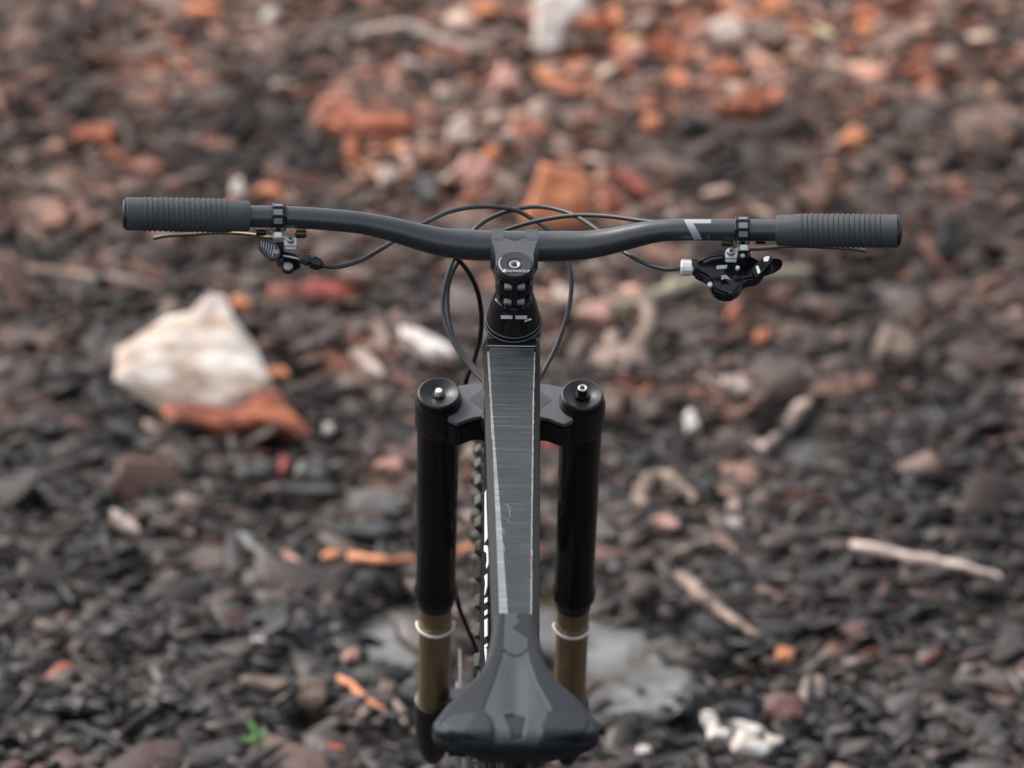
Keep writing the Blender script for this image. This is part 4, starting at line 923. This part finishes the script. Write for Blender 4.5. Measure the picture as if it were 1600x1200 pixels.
def zoom6(x, y):                                    # outlines of the saddle panels, brought onto the saddle plane
    P = BP(640+x*.2334, 920+y*.2334, (ND+TL)/2, SN); return (P.x-.0, (P.y-ND.y)/dy)
PAN = [zoom6(*q) for q in [(635, 120), (760, 120), (700, 190), (735, 212), (680, 262), (785, 335), (782, 392), (720, 425), (695, 428), (625, 398)]]
CEN = [zoom6(*q) for q in [(622, 420), (690, 446), (722, 442), (786, 415), (800, 480), (850, 620), (950, 800), (905, 830), (870, 900), (865, 980), (890, 1010), (570, 1010), (572, 930), (545, 850), (490, 802), (560, 620), (600, 500)]]
WED = [zoom6(*q) for q in [(635, 830), (700, 812), (785, 835), (765, 960), (690, 965)]]
PL = [zoom6(*q) for q in [(205, 880), (260, 830), (400, 815), (520, 830), (560, 900), (565, 985), (500, 1005), (320, 1000), (260, 950)]]
PR = [zoom6(*q) for q in [(905, 840), (1000, 812), (1130, 815), (1210, 850), (1190, 940), (1130, 995), (960, 1008), (880, 995), (868, 920)]]
def sdist(P, x, y):                                 # signed distance (positive inside), metres
    P = np.array([(a, b*abs(dy)) for a, b in P]); y = y*abs(dy)
    ins = np.zeros(x.shape, bool); dm = np.full(x.shape, 9.)
    for k in range(len(P)):
        ax, ay = P[k-1]; bx, by = P[k]
        t = np.clip(((x-ax)*(bx-ax)+(y-ay)*(by-ay))/((bx-ax)**2+(by-ay)**2+1e-12), 0, 1)
        dm = np.minimum(dm, np.hypot(x-ax-t*(bx-ax), y-ay-t*(by-ay)))
        c = ((ay > y) != (by > y)) & (x < (bx-ax)*(y-ay)/(by-ay+1e-12)+ax); ins ^= c
    return np.where(ins, dm, -dm)
nu, nv = 150, 230
U = np.linspace(-1, 1, nu+1); V_ = 1-(1-np.linspace(0, 1, nv+1))**1.5
th = U[None]*np.ones((nv+1, 1)); vv = V_[:, None]*np.ones((1, nu+1))
Wv = np.vectorize(sw)(vv)
e0 = .80                                            # beyond this share of the width the cover rolls down the side
au = np.abs(th)
roll = np.clip((au-e0)/(1-e0), 0, 1)
xx = np.sign(th)*np.where(au < e0, au/e0*(Wv-.009), (Wv-.009)+.009*np.sin(roll*math.pi/2*1.15))
cen = (ND.x*(1-vv)+TL.x*vv)
side = .006*np.ones_like(vv)
tm = 1-.45*np.clip((vv-.84)/.14, 0, 1)
zz = -tm*np.where(au < e0, .0, (1-np.cos(roll*math.pi/2))*.009+np.clip(roll-.55, 0, 1)/.45*side)
zz += -.0035*(np.clip(np.abs(xx)/.04, 0, 1.9)**2)*(vv < 2)*.55
Yw = ND.y+dy*vv+.014*np.abs(th)**4*np.clip((vv-.7)/.3, 0, 1)**1.5
endr = np.clip((.04-vv)/.04, 0, 1); zz += -.014*endr**2
tail = np.clip((vv-.95)/.05, 0, 1); zz += -.011*(1-np.sqrt(1-.985*tail**2))
X_ = xx+cen
d1, d2, d3, d4, d5 = (sdist(P, X_, vv) for P in (PAN, CEN, WED, PL, PR))
sm = lambda d, w=.0012: np.clip(d/w+.5, 0, 1)
ctr = np.exp(-((X_-cen-.0)/.011)**2)*np.clip((vv-.30)/.2, 0, 1)*np.clip((.88-vv)/.1, 0, 1)
zz += -.0045*ctr - .0012*sm(d2)*(1-ctr) - .0006*sm(d1) + .0020*np.maximum(sm(d4, .006), sm(d5, .006)) - .0018*sm(d3)
for dd in (d4, d5): zz += -.0016*np.exp(-(dd/.0011)**2)
zz += -.0012*np.exp(-((vv-(.345+.02*np.abs(xx)/.03))/.006)**2)*(sm(d2) < .5)*(sm(d1) < .5)
Zw = ND.z+(TL.z-ND.z)*vv+zz
base = np.array([.011, .0135, .017]); lt = np.array([.046, .055, .060]); md = np.array([.012, .018, .020])
colr = base[None, None]+(lt-base)[None, None]*(np.maximum(sm(d1), sm(d2))*(1-sm(d3)))[..., None]+(md-base)[None, None]*np.maximum(sm(d4), sm(d5))[..., None]+np.array([.009, .011, .012])[None, None]*(np.clip((vv-.84)/.1, 0, 1)*(1-np.maximum(np.maximum(sm(d4), sm(d5)), sm(d2))))[..., None]+np.array([.014, .017, .018])[None, None]*(sm(d4)*sm(-.012-(X_-TL.x+.042)-.35*(vv-.9)*abs(dy)+.012))[..., None]
seam = np.exp(-((vv-(.345+.02*np.abs(xx)/.03))/.005)**2)*(1-np.maximum(sm(d1), sm(d2)))
colr = colr+(lt-base)[None, None]*seam[..., None]*.6
me = grid_mesh('saddle_cover', X_, Yw, Zw)
at = me.attributes.new('tint', 'FLOAT_COLOR', 'POINT'); rgh = np.full(vv.shape+(1,), .55)
at.data.foreach_set('color', np.concatenate([colr, rgh], -1).ravel().astype(np.float32))
M['saddle'] = mat('saddle_cover', spec=.28, attr='rough', bump=((330, 330, 330), .35, .0007))
obj('saddle_cover', me, M['saddle'], sa)
# rear bumper and shell under the cover, following the rim
loop = [Vector((X_[j, 0], Yw[j, 0], Zw[j, 0])) for j in range(2, nv, 4)]+[Vector((X_[-1, i], Yw[-1, i], Zw[-1, i])) for i in range(0, nu+1, 2)]+[Vector((X_[j, -1], Yw[j, -1], Zw[j, -1])) for j in range(nv-2, 1, -4)]
K = len(loop); rings = []; sK = []
for k, p in enumerate(loop):
    t = loop[min(k+2, K-1)]-loop[max(k-2, 0)]; o_ = Vector((t.y, -t.x, 0)).normalized()
    if o_.dot(p-Vector((ND.x, (ND.y+TL.y)/2, 0))) < 0: o_ = -o_
    o_.z = 0; sK.append(o_)
for _ in range(4): sK = [(sK[max(k-1, 0)]+sK[k]*2+sK[min(k+1, K-1)]).normalized() for k in range(K)]
for k, p in enumerate(loop):
    o_ = sK[k]; fy = min(1, max(0, (ND.y-p.y)/.20)); h = .008+.002*fy+.004*max(0, -o_.y)**2; Zd = Vector((0, 0, -1))
    rings.append([p, p+o_*.0004+Zd*h*.15, p+o_*.0003+Zd*h*.4, p-o_*.0005+Zd*h*.7, p-o_*.0020+Zd*h*.9, p-o_*.005+Zd*h, p-o_*.018+Zd*h*1.02])
M['saddleside'] = mat('saddle_side', (.012, .014, .018), .5, 0, .35, vary=(60, .2), bump=((500,)*3, .15, .0005))
MB().loft(rings, caps=False).build('side_skirt', M['saddleside'], sa, angle=80)
MB().loft([[Vector((ND.x*(1-v)+TL.x*v+sw(v)*.86*sx, ND.y+dy*v, ND.z+(TL.z-ND.z)*v-.022-(.012 if abs(sx) < 1 else 0))) for sx in (-1, -.5, .5, 1)] + [Vector((ND.x*(1-v)+TL.x*v+sw(v)*.8*sx, ND.y+dy*v, ND.z+(TL.z-ND.z)*v-.018)) for sx in (.5, -.5)] for v in np.linspace(.02, .97, 24)]).build('saddle_base', M['satin'], sa, angle=60)
for sg in (-1, 1):
    MB().tube(spline([(sg*.015+ND.x, ND.y-.03, ND.z-.036), (sg*.022+.004, ND.y-.07, ND.z-.052), (sg*.022+.004, ND.y-.16, ND.z-.060), (sg*.035+.004, TL.y+.03, TL.z-.034)]), .0035, 10).build('saddle_rail', M['steel'], sa)
MB().box((0.003, SPt.y-.005, ND.z-.062), (.05, .045, .02)).build('rail_clamp', M['satin'], sa, bevel=.004)
